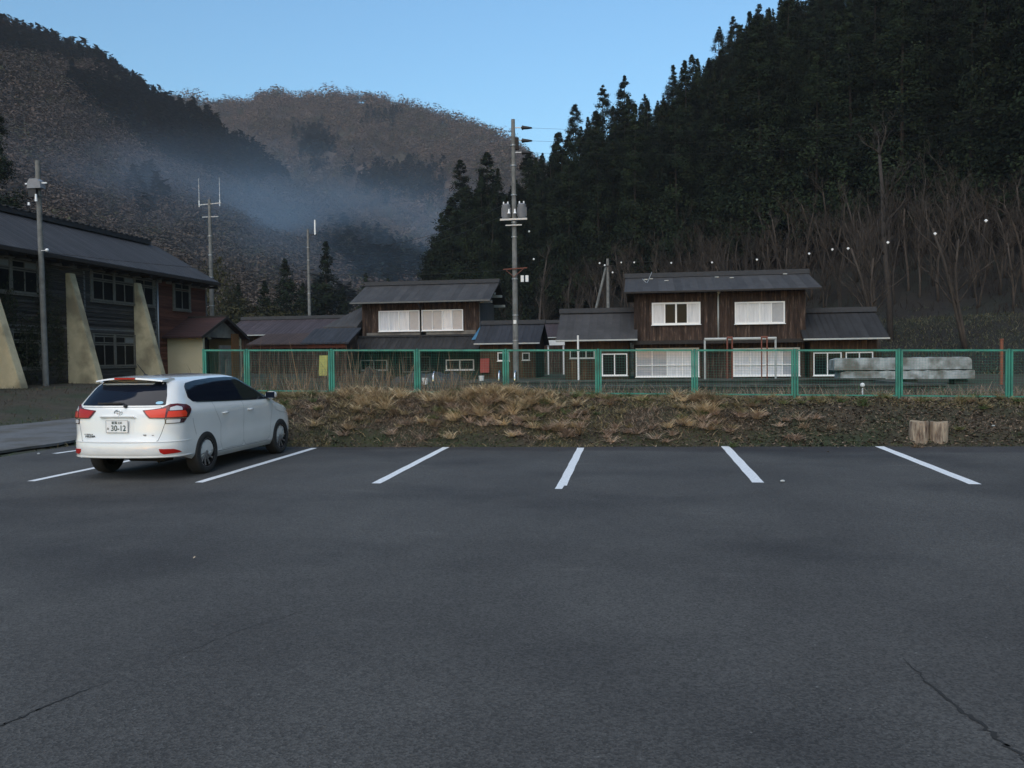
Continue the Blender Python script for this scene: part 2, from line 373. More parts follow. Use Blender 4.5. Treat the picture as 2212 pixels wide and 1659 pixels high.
def ground():
    def axis(segs):
        a = []
        for s, e, st in segs: a += list(np.arange(s, e, st))
        return np.array(a + [segs[-1][1]])
    xs = axis([(-1500, -200, 325), (-200, -40, 20), (-40, -12.5, .5), (-12.5, 10, .14), (10, 40, .6), (40, 200, 20), (200, 1500, 325)])
    ys = axis([(-1000, -200, 200), (-200, 0, 20), (0, 12, 1.), (12, 15, .3), (15, 21, .11), (21, 40, .5), (40, 120, 4), (120, 400, 40), (400, 1800, 350)])
    X, Y = np.meshgrid(xs, ys); Z = G(X, Y)
    V = np.stack([X, Y, Z], -1).reshape(-1, 3); n = len(xs); i = np.arange(len(ys) - 1)[:, None] * n + np.arange(n - 1)[None]
    F = np.stack([i, i + 1, i + n + 1, i + n], -1).reshape(-1, 4)
    tag(link('ground', np_mesh('ground', V, F, M['ground'], smooth=True)), kind='structure')
ground()
def sheet(name, left, right, z, m, kind='structure', label=None, cat=None):
    "strip between two polylines, real thickness"
    mb = MB(); n = len(left); vs = [(x, y, z) for x, y in left] + [(x, y, z) for x, y in right]
    vs += [(x, y, z - .05) for x, y in left] + [(x, y, z - .05) for x, y in right]
    fs = [(i, i + 1, n + i + 1, n + i) for i in range(n - 1)]
    fs += [(i, 2 * n + i, 2 * n + i + 1, i + 1) for i in range(n - 1)] + [(n + i + 1, 3 * n + i + 1, 3 * n + i, n + i) for i in range(n - 1)]
    fs += [(0, n, 3 * n, 2 * n), (n - 1, 3 * n - 1, 4 * n - 1, 2 * n - 1)]
    mb.add(vs, fs); return tag(mb.build(name, m, fix=True), label, cat, kind=kind)
random.seed(4)
xs = np.concatenate([[-11.35], np.arange(-11.2, 14, .12), [60]])
ed = edgeY(xs) + .10 * fbm(xs * 1.6, xs * 0, 4, 5) + .05 * fbm(xs * 9, xs * 0, 2, 8)
sheet('parking_lot', list(zip(xs, ed)), [(x if x > -11.3 else -11.3, -60) for x in xs], 0, M['asphalt'])
ys = np.arange(4, 75, .4)
sheet('road', [(-16.75 + .35 * fbm(y * .7, y * 0, 3, 2) - max(0, y - 30) * .02, y) for y in ys], [(-11.95 + .3 * fbm(y * .9, y * 0, 3, 7), y) for y in ys], .03, M['road'])
# painted bay lines
for k, (x0, y0, x1, y1) in enumerate([(-10.71, 13.92, -10.6, 14.75), (-8.54, 10.6, -8.62, 14.9), (-6.03, 10.66, -6.15, 15.05), (-3.54, 10.76, -3.66, 15.3), (-1.05, 10.75, -1.14, 15.3), (1.46, 11.2, 1.46, 15.7), (4.10, 11.25, 4.14, 15.75)]):
    h = .062 if k < 5 else .075
    ptsL = []; ptsR = []
    for i in range(13):
        t = i / 12; x = x0 + (x1 - x0) * t; y = y0 + (y1 - y0) * t
        ptsL.append((x - h + .004 * math.sin(i * 2.1 + k), y)); ptsR.append((x + h + .004 * math.sin(i * 1.7 + k * 2), y))
    mb = MB(); z = .004; n = len(ptsL)
    mb.add([(x, y, z) for x, y in ptsL + ptsR], [(i, n + i, n + i + 1, i + 1) for i in range(n - 1)])
    if k == 4: mb.add([(x0 - h, y0 - .28, z), (x0 + .03, y0 - .28, z), (x0 + .03, y0, z), (x0 - h, y0, z)], [(0, 1, 2, 3)])
    tag(mb.build('parking_line', M['line'], fix=False), kind='structure')
# cracks in the asphalt
def crack(pts, w):
    mb = MB(); L = []; Rr = []; random.seed(int(w * 1e4))
    P = []
    for i in range(len(pts) - 1):
        for t in range(14):
            f = t / 14; P.append((pts[i][0] * (1 - f) + pts[i + 1][0] * f + random.gauss(0, .009), pts[i][1] * (1 - f) + pts[i + 1][1] * f + random.gauss(0, .012)))
    for i, (x, y) in enumerate(P):
        ww = w * random.uniform(.35, 1.2) * min(1, 3 * i / len(P) + .15, 3 * (len(P) - i) / len(P) + .1)
        L.append((x - ww, y, .003)); Rr.append((x + ww, y, .003))
    n = len(P); mb.add(L + Rr, [(i, n + i, n + i + 1, i + 1) for i in range(n - 1)])
    tag(mb.build('crack', mat('crack_dirt', (.018, .018, .018), .95), fix=False), kind='structure')
crack([(1.53, 3.4), (1.50, 3.72), (1.47, 3.86), (1.40, 4.35), (1.37, 4.8)], .011)
crack([(-3.4, 3.0), (-2.92, 3.37), (-2.86, 3.62), (-2.75, 3.95)], .007)
crack([(-2.7, 4.05), (-2.45, 4.8), (-2.0, 5.6)], .0025)

crack([(-7.4, 9.4), (-6.3, 9.1), (-5.4, 9.3)], .012)

# ------------------------------------------------------------------ grass, straw, litter
def blades(name, P, H, W, lean, C, m, seed=0, curl=.5, az=None):
    "P (n,3) roots; H,W,lean (n); C (n,3)"
    rs = np.random.RandomState(seed); n = len(P); az = rs.rand(n) * 2 * np.pi if az is None else az; face = rs.rand(n) * np.pi
    d = np.stack([np.cos(az), np.sin(az)], 1) * lean[:, None]; wv = np.stack([np.cos(face), np.sin(face), np.zeros(n)], 1) * W[:, None] / 2
    V = np.zeros((n, 7, 3)); up = np.sqrt(np.clip(1 - lean ** 2, .05, 1))
    for j, (t, w) in enumerate(((0, 1), (.4, .9), (.75, .6))):
        off = np.zeros((n, 3)); off[:, :2] = d * H[:, None] * (t + curl * t * t) * .75; off[:, 2] = H * up * (t - .35 * lean * t * t)
        V[:, 2 * j] = P + off - wv * w; V[:, 2 * j + 1] = P + off + wv * w
    off = np.zeros((n, 3)); off[:, :2] = d * H[:, None] * (1 + curl) * .75; off[:, 2] = H * up * (1 - .5 * lean); V[:, 6] = P + off
    b = np.arange(n)[:, None] * 7
    T = np.array([[0, 1, 3], [0, 3, 2], [2, 3, 5], [2, 5, 4], [4, 5, 6]]).ravel()
    F = (b + T[None]).reshape(-1, 3)
    return link(name, np_mesh(name, V.reshape(-1, 3), F, m, np.repeat(C, 7, 0)))
rs = np.random.RandomState(7)
def scatter(n, x0, x1, y0, y1, dens, seed):
    r = np.random.RandomState(seed); x = r.uniform(x0, x1, n); y = r.uniform(y0, y1, n)
    k = r.rand(n) < dens(x, y); x, y = x[k], y[k]
    return np.stack([x, y, G(x, y)], 1)
def tones(n, pal, seed, jit=.18):
    r = np.random.RandomState(seed); pal = np.array(pal); c = pal[r.randint(0, len(pal), n)]
    return np.clip(c * (1 + jit * r.randn(n, 1)), .004, .9)
STRAW = [(.34, .26, .15), (.28, .20, .115), (.40, .31, .19), (.20, .14, .085), (.15, .105, .07)]
BROWN = [(.19, .135, .10), (.13, .092, .068), (.27, .20, .15), (.07, .052, .040), (.32, .24, .18)]
GREEN = [(.050, .085, .032), (.07, .09, .036), (.036, .058, .024), (.10, .10, .045)]
def moundw(x, y):
    w = 1.0 * np.exp(-((x + 5.7) / .95) ** 2) + 1.1 * np.exp(-((x + 2.9) / 1.25) ** 2) + .8 * np.exp(-((x - 1.2) / .7) ** 2)
    return np.clip(w * np.exp(-((y - 16.6 + .1 * np.sin(x * 3)) / .62) ** 2), 0, 1)
def straw(seed, n, k=1.0):
    P = scatter(n, -11, 9, 15.3, 18.2, lambda x, y: moundw(x, y) ** 1.3 * (.35 + .65 * (vn(x * 2.6, y * 2.6, 31) > .38)), seed); r = np.random.RandomState(seed + 1); m = len(P)
    P[:, 2] += r.rand(m) * .16 * moundw(P[:, 0], P[:, 1])
    return P, r.uniform(.08, .30, m) * k, r.uniform(.005, .013, m), r.uniform(.6, .99, m), tones(m, STRAW, seed)
P1, H1, W1, L1, C1 = straw(11, 70000)
tag(blades('dry_straw_mounds', P1, H1, W1, L1, C1, M['blade'], 1, .7), 'pale dry straw heaped in mounds on the bank below the green fence', 'dry grass', kind='stuff')
P = scatter(230000, -11, 12, 15.25, 18.4, lambda x, y: np.clip((y - edgeY(x) + .1) * 4, 0, 1) * np.where(x < 2.2, .95, .35 + .65 * (y > 17.1)) * (.55 + .45 * (vn(x * 1.7, y * 2.4, 12) > .42)), 21)
r = np.random.RandomState(22); n = len(P)
yy = P[:, 1] - edgeY(P[:, 0])
tuft = np.where(P[:, 0] > 2, (yy > 1.2), (vn(P[:, 0] * .9, P[:, 1] * 1.4, 44) > .45)) & (r.rand(n) < .8)
C = np.where(tuft[:, None], tones(n, [(.22, .18, .095), (.28, .225, .125), (.15, .135, .065), (.095, .10, .045)], 3), tones(n, BROWN, 4))
lowg = (yy < .55) & (vn(P[:, 0] * 1.1, P[:, 1] * 2, 19) > .42); C = np.where(lowg[:, None], tones(n, GREEN, 5), C)
H = np.where(lowg, r.uniform(.02, .06, n), r.uniform(.03, .14, n) * np.where(P[:, 0] > 2, .6, 1))
tag(blades('bank_grass', P, H, r.uniform(.004, .011, n), r.uniform(.4, .98, n), C, M['blade'], 2, .5), 'flattened brown and green grass covering the bank', 'grass', kind='stuff')
# drooping tussocks of straw, each a fan of arching blades
def tussocks(name, n, dens, seed, pal, per, L, label, y0=15.5, y1=18.1, x0=-11, x1=11):
    T = scatter(n, x0, x1, y0, y1, dens, seed); r = np.random.RandomState(seed + 3); k = len(T); ci = np.repeat(np.arange(k), per); m = len(ci)
    ang = r.rand(m) * 6.283; sz = r.uniform(.7, 1.35, k)[ci]; rad = r.rand(m) ** .7 * .07 * sz
    P = T[ci] + np.stack([np.cos(ang) * rad, np.sin(ang) * rad, np.full(m, .03)], 1)
    tone = tones(k, pal, seed, .12)[ci] * r.uniform(.7, 1.3, (m, 1)); bias = np.where(np.sin(ang) > .2, ang + 3.1, ang)
    tag(blades(name, P, r.uniform(L * .6, L * 1.3, m) * sz, r.uniform(.006, .013, m), r.uniform(.35, .97, m), tone, M['blade'], seed, 1.1, az=bias + r.randn(m) * .4), label, 'dry grass', kind='stuff')
tussocks('straw_tussocks', 2100, lambda x, y: moundw(x, y) ** 1.5 * .9, 201, [(.60, .47, .30), (.50, .38, .24), (.66, .53, .35), (.33, .24, .15)], 80, .21, 'pale arching straw tussocks on the mounds of the bank')
tussocks('bank_tussocks', 900, lambda x, y: np.where(x < 2.3, .6, .15 + .5 * (y > 17)) * np.where(y - edgeY(x) > .55, 1, .05), 202, [(.27, .23, .12), (.36, .29, .17), (.17, .18, .08), (.30, .22, .15), (.10, .14, .055)], 60, .14, 'brown green tussocks scattered over the bank')
tussocks('hay_mats', 1300, lambda x, y: np.clip(np.exp(-((x + 1.9) / 2.6) ** 2) + .9 * np.exp(-((x - 1.9) / .8) ** 2), 0, 1) * np.exp(-((y - edgeY(x) - .62) / .3) ** 2), 203, [(.46, .34, .26), (.37, .27, .205), (.52, .40, .31)], 60, .17, 'pinkish flattened hay lying along the lower bank')
# long flattened stalks
P = scatter(2600, -11, 3, 15.5, 18.2, lambda x, y: .15 + .8 * moundw(x, y), 61); P[:, 2] += .05; r = np.random.RandomState(62); n = len(P)
tag(blades('flattened_stalks', P, r.uniform(.3, .8, n), r.uniform(.005, .010, n), r.uniform(.96, .995, n), tones(n, [(.30, .21, .14), (.22, .15, .10), (.36, .27, .18)], 6), M['blade'], 8, .3), 'long fallen stalks lying across the bank', 'dry stalks', kind='stuff')
# leaf litter
def litter(name, n, x0, x1, y0, y1, dens, pal, seed, size=(.02, .06), lift=.01, label='', cat='leaf litter'):
    P = scatter(n, x0, x1, y0, y1, dens, seed); r = np.random.RandomState(seed + 5); n = len(P); P[:, 2] += lift + r.rand(n) * .03
    a = r.randn(n, 3); a /= np.linalg.norm(a, axis=1)[:, None]; b = np.cross(a, r.randn(n, 3)); b /= np.linalg.norm(b, axis=1)[:, None]
    a[:, 2] *= .5; b[:, 2] *= .5; s = r.uniform(*size, n)[:, None]
    V = np.stack([P - a * s, P - b * s * .5, P + a * s, P + b * s * .5], 1).reshape(-1, 3)
    F = (np.arange(n)[:, None] * 4 + np.arange(4)[None])
    tag(link(name, np_mesh(name, V, F, M['leafy'], np.repeat(tones(n, pal, seed + 9, .3), 4, 0))), label, cat, kind='stuff')
litter('leaf_litter', 42000, -11, 12, 15.2, 18.2, lambda x, y: np.clip((y - edgeY(x)) * 4 + .1, 0, 1) * np.where(x > 1.6, 1, .45), [(.035, .026, .018), (.06, .045, .032), (.02, .016, .012), (.10, .075, .05), (.045, .05, .03), (.16, .12, .09)], 71, (.018, .05), label='dark dead leaves scattered over the bank')
# left verge and school slope
P = scatter(60000, -34, -11.2, 8, 46, lambda x, y: np.where((x > -16.9) & (x < -11.9), 0, 1) * (.25 + .6 * (vn(x * .8, y * .5, 5) > .45)) * np.where(x < -17, .8, 1), 81); n = len(P); r = np.random.RandomState(82)
C = np.where((P[:, 0] > -18.2)[:, None], tones(n, GREEN + [(.10, .085, .045)], 7), tones(n, [(.075, .052, .036), (.11, .078, .055), (.05, .038, .028), (.06, .05, .032)], 8))
litter('asphalt_grit', 5000, -11, 12, 5, 15.6, lambda x, y: .003 + .9 * np.exp(-((edgeY(x) - y) / .22) ** 2) + .08 * np.exp(-((edgeY(x) - y) / 1.2) ** 2), [(.20, .16, .11), (.12, .09, .06), (.30, .25, .19), (.05, .04, .03)], 171, (.008, .03), lift=.055, label='bits of straw and grit strewn along the edge of the asphalt', cat='debris')
tag(blades('verge_grass', P, r.uniform(.03, .16, n), r.uniform(.01, .022, n), r.uniform(.3, .95, n), C, M['blade'], 9), 'short dull grass and weeds beside the road and school slope', 'grass', kind='stuff')
# weeds behind the fence
P = scatter(60000, -10.5, 14, 18.2, 27, lambda x, y: .2 + .6 * (vn(x, y, 15) > .5), 91); n = len(P); r = np.random.RandomState(92)
tag(blades('field_weeds', P, r.uniform(.12, .55, n), r.uniform(.006, .014, n), r.uniform(.2, .85, n), tones(n, BROWN + BROWN[:3] + GREEN[:2], 9), M['blade'], 10), 'brown winter weeds growing behind the green fence', 'weeds', kind='stuff')
P = scatter(3200, -10.6, -4.2, 18.5, 23, lambda x, y: .15 + .85 * (vn(x * 1.5, y * 1.5, 77) > .5), 93); n = len(P); r = np.random.RandomState(94)
tag(blades('dead_reeds', P, r.uniform(.5, 1.45, n), r.uniform(.008, .018, n), r.uniform(.05, .5, n), tones(n, [(.22, .14, .085), (.15, .10, .065), (.28, .19, .12), (.10, .07, .05)], 10), M['blade'], 11, .3), 'tall dead reeds standing behind the left end of the fence', 'reeds', kind='stuff')

# ------------------------------------------------------------------ fence
def fence():
    xsP = [-9.99, -8.93, -6.91, -4.93, -2.95, -0.95, 1.06, 3.08, 5.11, 7.17, 9.2, 11.2]
    fz = lambda x: .815 - .0135 * x + .04
    ft = lambda x: fz(x) + .95
    root = empty('wire_mesh_fence', (0, 18, .6), 'green painted wire mesh fence along the top of the bank', 'fence')
    Y = 18.0
    for i, x in enumerate(xsP):
        mb = MB(); w = .055
        mb.tube((x, Y + .0, fz(x) - .3), (x, Y + .0, ft(x) + .012), w / 2, n=10)
        mb.build('post', M['green'], root, smooth=40)
    for a, b in zip(xsP[:-1], xsP[1:]):
        x0, x1 = a + .052, b - .052
        fr = MB()
        fr.box(x0 - .018, x0 + .018, Y - .018, Y + .018, fz(x0), ft(x0)).box(x1 - .018, x1 + .018, Y - .018, Y + .018, fz(x1), ft(x1))
        fr.bar((x0 - .018, Y, ft(x0) - .02), (x1 + .018, Y, ft(x1) - .02), .042, .04)
        fr.bar((x0 - .018, Y, fz(x0) + .012), (x1 + .018, Y, fz(x1) + .012), .03, .028)
        pf = fr.build('panel_frame', M['green'], root)
        ms = MB(); n = int((x1 - x0) / .055)
        for k in range(1, n):
            x = x0 + (x1 - x0) * k / n; ms.tube((x, Y - .004, fz(x) + .02), (x, Y - .004, ft(x) - .03), .0011, n=4, cap=False)
        for k in range(1, 17):
            t = k / 17; ms.tube((x0, Y + .002, fz(x0) + .02 + .92 * t), (x1, Y + .002, fz(x1) + .02 + .92 * t), .0011, n=4, cap=False)
        ms.build('wire_mesh', M['green'], pf, fix=False)
fence()

# ------------------------------------------------------------------ building helpers
class Wall:
    "a facade frame: u along the wall, d outwards, z up"
    def __init__(s, o, u, n): s.o = Vector(o); s.u = Vector(u); s.n = Vector(n)
    def p(s, u, d, z): return s.o + s.u * u + s.n * d + Vector((0, 0, z))
    def box(s, mb, u0, u1, d0, d1, z0, z1):
        q = [s.p(u, d, z) for u in (u0, u1) for d in (d0, d1) for z in (z0, z1)]
        mb.add(q, [(0, 1, 3, 2), (4, 6, 7, 5), (0, 4, 5, 1), (2, 3, 7, 6), (0, 2, 6, 4), (1, 5, 7, 3)])
def window(W, parent, u0, u1, z0, z1, panes, fm='wframe', ft=.05, d=.05, rails=(), sill=True, recess=.02, muntins=0, name='window'):
    "frame = part, panes = sub-parts; panes: list of material keys, evenly spaced"
    fr = MB(); n = len(panes)
    W.box(fr, u0, u1, recess - .03, d, z1 - ft, z1); W.box(fr, u0, u1, recess - .03, d, z0, z0 + ft)
    W.box(fr, u0, u0 + ft, recess - .03, d - .002, z0 + ft, z1 - ft); W.box(fr, u1 - ft, u1, recess - .03, d - .002, z0 + ft, z1 - ft)
    st = (u1 - u0 - 2 * ft) / n
    for k in range(1, n):
        u = u0 + ft + st * k; hw = ft * (.5 if k % 2 == 0 or n < 3 else .32)
        W.box(fr, u - hw, u + hw, recess - .02, d - .008, z0 + ft, z1 - ft)
    for t in rails:
        z = z0 + (z1 - z0) * t; W.box(fr, u0 + ft, u1 - ft, recess - .02, d - .012, z - ft * .35, z + ft * .35)
    if sill: W.box(fr, u0 - .04, u1 + .04, recess - .03, d + .05, z0 - .035, z0 - .001)
    f = fr.build(name, M[fm], parent)
    for k, pm in enumerate(panes):
        g = MB(); u = u0 + ft + st * k; W.box(g, u + .001, u + st - .001, recess - .028 + .004 * (k % 2), recess - .006 + .004 * (k % 2), z0 + ft, z1 - ft)
        g.build('pane', M[pm], f)
    return f
def gable_roof_x(parent, x0, x1, yf, yr, yb, ze, zr, m, th=.09, ridge=True, name='roof', zb=None):
    "ridge along x; front eave at yf, back eave at yb"
    zb = ze if zb is None else zb; r = MB()
    for (ya, za, yb_, zb_) in ((yf, ze, yr, zr), (yr, zr, yb, zb)):
        r.prism([(x0, ya, za), (x0, yb_, zb_), (x0, yb_, zb_ + th), (x0, ya, za + th)], (x1 - x0, 0, 0))
    o = r.build(name, m, parent)
    if ridge:
        q = MB(); q.prism([(x0 - .05, yr - .22, zr + th - .03), (x0 - .05, yr + .22, zr + th - .03), (x0 - .05, yr + .12, zr + th + .24), (x0 - .05, yr - .12, zr + th + .24)], (x1 - x0 + .1, 0, 0))
        random.seed(int(x0 * 10)); 
        q.build('ridge_cap', M['ridge'], o)
    return o
def gable_body(parent, x0, x1, y0, y1, z0, ze, yr, zr, m, name='wall'):
    b = MB(); b.prism([(x0, y0, z0), (x0, y1, z0), (x0, y1, ze), (x0, yr, zr), (x0, y0, ze)], (x1 - x0, 0, 0)); return b.build(name, m, parent)

# ------------------------------------------------------------------ school building on the left
def school():
    root = empty('school_building', (-29, 35, .4), 'long two storey dark timber school building with cream buttresses', 'building')
    X = -26.0; W = Wall((X, 0, 0), (0, 1, 0), (1, 0, 0))
    b = MB(); b.prism([(X, 20, -.3), (X - 6.6, 20, -.3), (X - 6.6, 20, 6.4), (X - 3.3, 20, 8.5), (X, 20, 6.4)], (0, 22.0, 0))
    b.build('wall', M['clap'], root)
    b = MB()
    for k in range(33):
        z = .1 + k * .19; zt = min(z + .19, 6.3); j = .004 * math.sin(k * 5.1)
        b.prism([(X + .001, 24, z), (X + .042 + j, 24, z + .001), (X + .005, 24, zt), (X + .001, 24, zt)], (0, 17.98, 0))
    b.build('clapboards', M['clap'], root)
    b = MB(); b.prism([(X, 42.0, -.3), (X - 6.6, 42.0, -.3), (X - 6.6, 42.0, 6.4), (X - 3.3, 42.0, 8.5), (X, 42.0, 6.4)], (0, 5.3, 0))
    b.build('red_wall', M['redclap'], root)
    r = MB()
    for (xa, za, xb, zb) in ((X + .75, 6.32, X - 3.3, 8.62), (X - 3.3, 8.62, X - 7.3, 6.32)):
        r.prism([(xa, 18, za), (xb, 18, zb), (xb, 18, zb + .12), (xa, 18, za + .12)], (0, 28.6 + 1.0, 0))
    ro = r.build('roof', M['roof'], root)
    q = MB(); q.box(X - 3.52, X - 3.08, 18, 46.6, 8.72, 8.98)
    for k in range(60):
        y = 18.2 + k * .48; q.box(X - 3.56, X - 3.04, y, y + .2, 8.98, 9.04)
    q.build('ridge_cap', M['ridge'], ro)
    q = MB(); q.box(X + .003, X + .74, 18.2, 47.4, 6.22, 6.315); q.box(X + .76, X + .86, 18, 47.6, 6.24, 6.38)
    for k in range(30): y = 18.6 + k; q.box(X + .003, X + .6, y, y + .09, 6.08, 6.218)
    q.build('eave', M['dark'], root)
    # cream plaster strips below the eave, worn through in places
    for a, c in ((33.9, 36.45), (41.9, 42.55), (43.0, 43.55), (45.5, 47.2), (26, 31.1)):
        q = MB(); W.box(q, a, c, -.01, .035, 6.0, 6.2); q.build('plaster_band', M['stain'], root)
    q = MB()
    for y in (42.05, 36.1, 33.25, 41.95, 47.28):
        W.box(q, y - .05, y + .05, -.01, .035, .3, 6.0)
    for z in (3.25,): W.box(q, 20, 42, -.01, .03, z, z + .09)
    q.build('corner_board', M['trim'], root)
    W2 = W
    def dbl(y0, y1, z0, zm, zt, broken=(), dm='oldglass', groups=1):
        # one wide opening of double windows with a transom strip above
        n = groups; st = (y1 - y0) / n
        for g in range(n):
            a = y0 + g * st + .04; c = y0 + (g + 1) * st - .04
            f = window(W2, root, a, c, z0, zm, [dm, dm], fm='oframe', ft=.055, d=.085, recess=.055)
            t = window(W2, root, a, c, zm + .05, zt, ['oldglass', 'greypane' if (g + n) in broken else 'oldglass'], fm='oframe', ft=.05, d=.08, recess=.055, sill=False, name='transom')
        q = MB()
        for g in range(n + 1):
            u = y0 + g * st; W2.box(q, u - .085, u + .085, -.01, .09, z0 - .05, zt + .06)
        W2.box(q, y0 - .1, y1 + .1, -.01, .10, zt + .062, zt + .12); W2.box(q, y0 - .1, y1 + .1, -.01, .12, z0 - .12, z0 - .052)
        q.build('window_surround', M['oframe'], root)
    M['greypane'] = mat('boarded_pane', (.16, .17, .17), .6)
    dbl(36.6, 41.7, 4.70, 5.66, 6.02, groups=3, broken=(4,))
    dbl(36.6, 39.9, 1.52, 2.58, 2.98, groups=2, broken=(3,))
    dbl(40.35, 41.8, 1.52, 2.58, 2.98, groups=1, broken=())
    dbl(28.2, 33.0, 4.68, 5.64, 6.02, groups=3, broken=(4, 5))
    dbl(29.7, 33.0, 1.50, 2.60, 3.02, groups=2, broken=(2,))
    dbl(43.72, 45.35, 4.66, 5.74, 6.12, groups=1, broken=(2,))
    # tapered buttresses
    for y, zt, zb in ((29.7, 5.6, .3), (34.8, 5.78, .2), (39.95, 5.78, .2)):
        d = 1.62 if y > 30 else 1.8
        b = MB(); b.prism([(X + .005, y, zb), (X + d, y, zb), (X + d - .06, y, zb + .5), (X + .22, y, zt), (X + .005, y, zt)], (0, .42, 0))
        bo = b.build('buttress', M['cream'], root)
        bm = bmesh.new(); bm.from_mesh(bo.data); bmesh.ops.bevel(bm, geom=[e for e in bm.edges], offset=.025, segments=2, affect='EDGES'); bm.to_mesh(bo.data); bm.free()
    q = MB(); q.tube((X + .08, 42.05, .4), (X + .08, 42.05, 6.3), .05, n=8); q.build('downpipe', M['steel'], root, smooth=True)
school()

def porch():
    root = empty('porch', (-24.8, 45, .4), 'small cream porch with maroon gable roof at the end of the school', 'porch')
    x0, x1, y0, y1 = -25.99, -23.9, 43.0, 47.5
    b = MB(); b.box(x0, x1, y0, y0 + .14, .2, 3.02); b.build('side_wall', M['creamy'], root)
    b = MB(); b.box(x0, x1, y1 - .14, y1, .2, 3.02); b.build('side_wall', M['creamy'], root)
    b = MB(); b.box(x0, x0 + .1, y0 + .15, y1 - .15, .2, 3.0); b.build('back_wall', M['stain'], root)
    b = MB(); b.prism([(x1 - .1, y0, 3.03), (x1 - .1, y1, 3.03), (x1 - .1, (y0 + y1) / 2, 4.02)], (.1, 0, 0)); b.build('gable', M['stain'], root)
    b = MB(); b.box(x1 - .1, x1, y0 + 1.9, y1 - .15, .2, 2.6); b.build('front_wall', M['stain'], root)
    b = MB(); b.box(x1 + .02, x1 + .08, y1 - 1.3, y1 - .45, .25, 3.3); b.build('brown_board', M['brownboard'], root)
    r = MB(); ym = (y0 + y1) / 2
    for (ya, za, yb, zb) in ((y0 - .55, 2.98, ym, 4.15), (ym, 4.15, y1 + .55, 2.98)):
        r.prism([(x0 + .01, ya, za), (x0 + .01, yb, zb), (x0 + .01, yb, zb + .08), (x0 + .01, ya, za + .08)], (x1 - x0 + .28, 0, 0))
    ro = r.build('roof', M['porchroof'], root)
    q = MB(); q.bar((x0, ym, 4.25), (x1 + .28, ym, 4.25), .14, .1)
    q.bar((x1 + .29, y0 - .55, 2.99), (x1 + .29, ym, 4.18), .04, .15); q.bar((x1 + .29, ym, 4.18), (x1 + .29, y1 + .55, 2.99), .04, .15)
    q.build('bargeboard', M['dark'], ro)
    q = MB(); q.box(x1 - .12, x1 + .02, y0 - .01, y0 + .18, .2, 3.02); q.build('corner_post', M['creamy'], root)
porch()

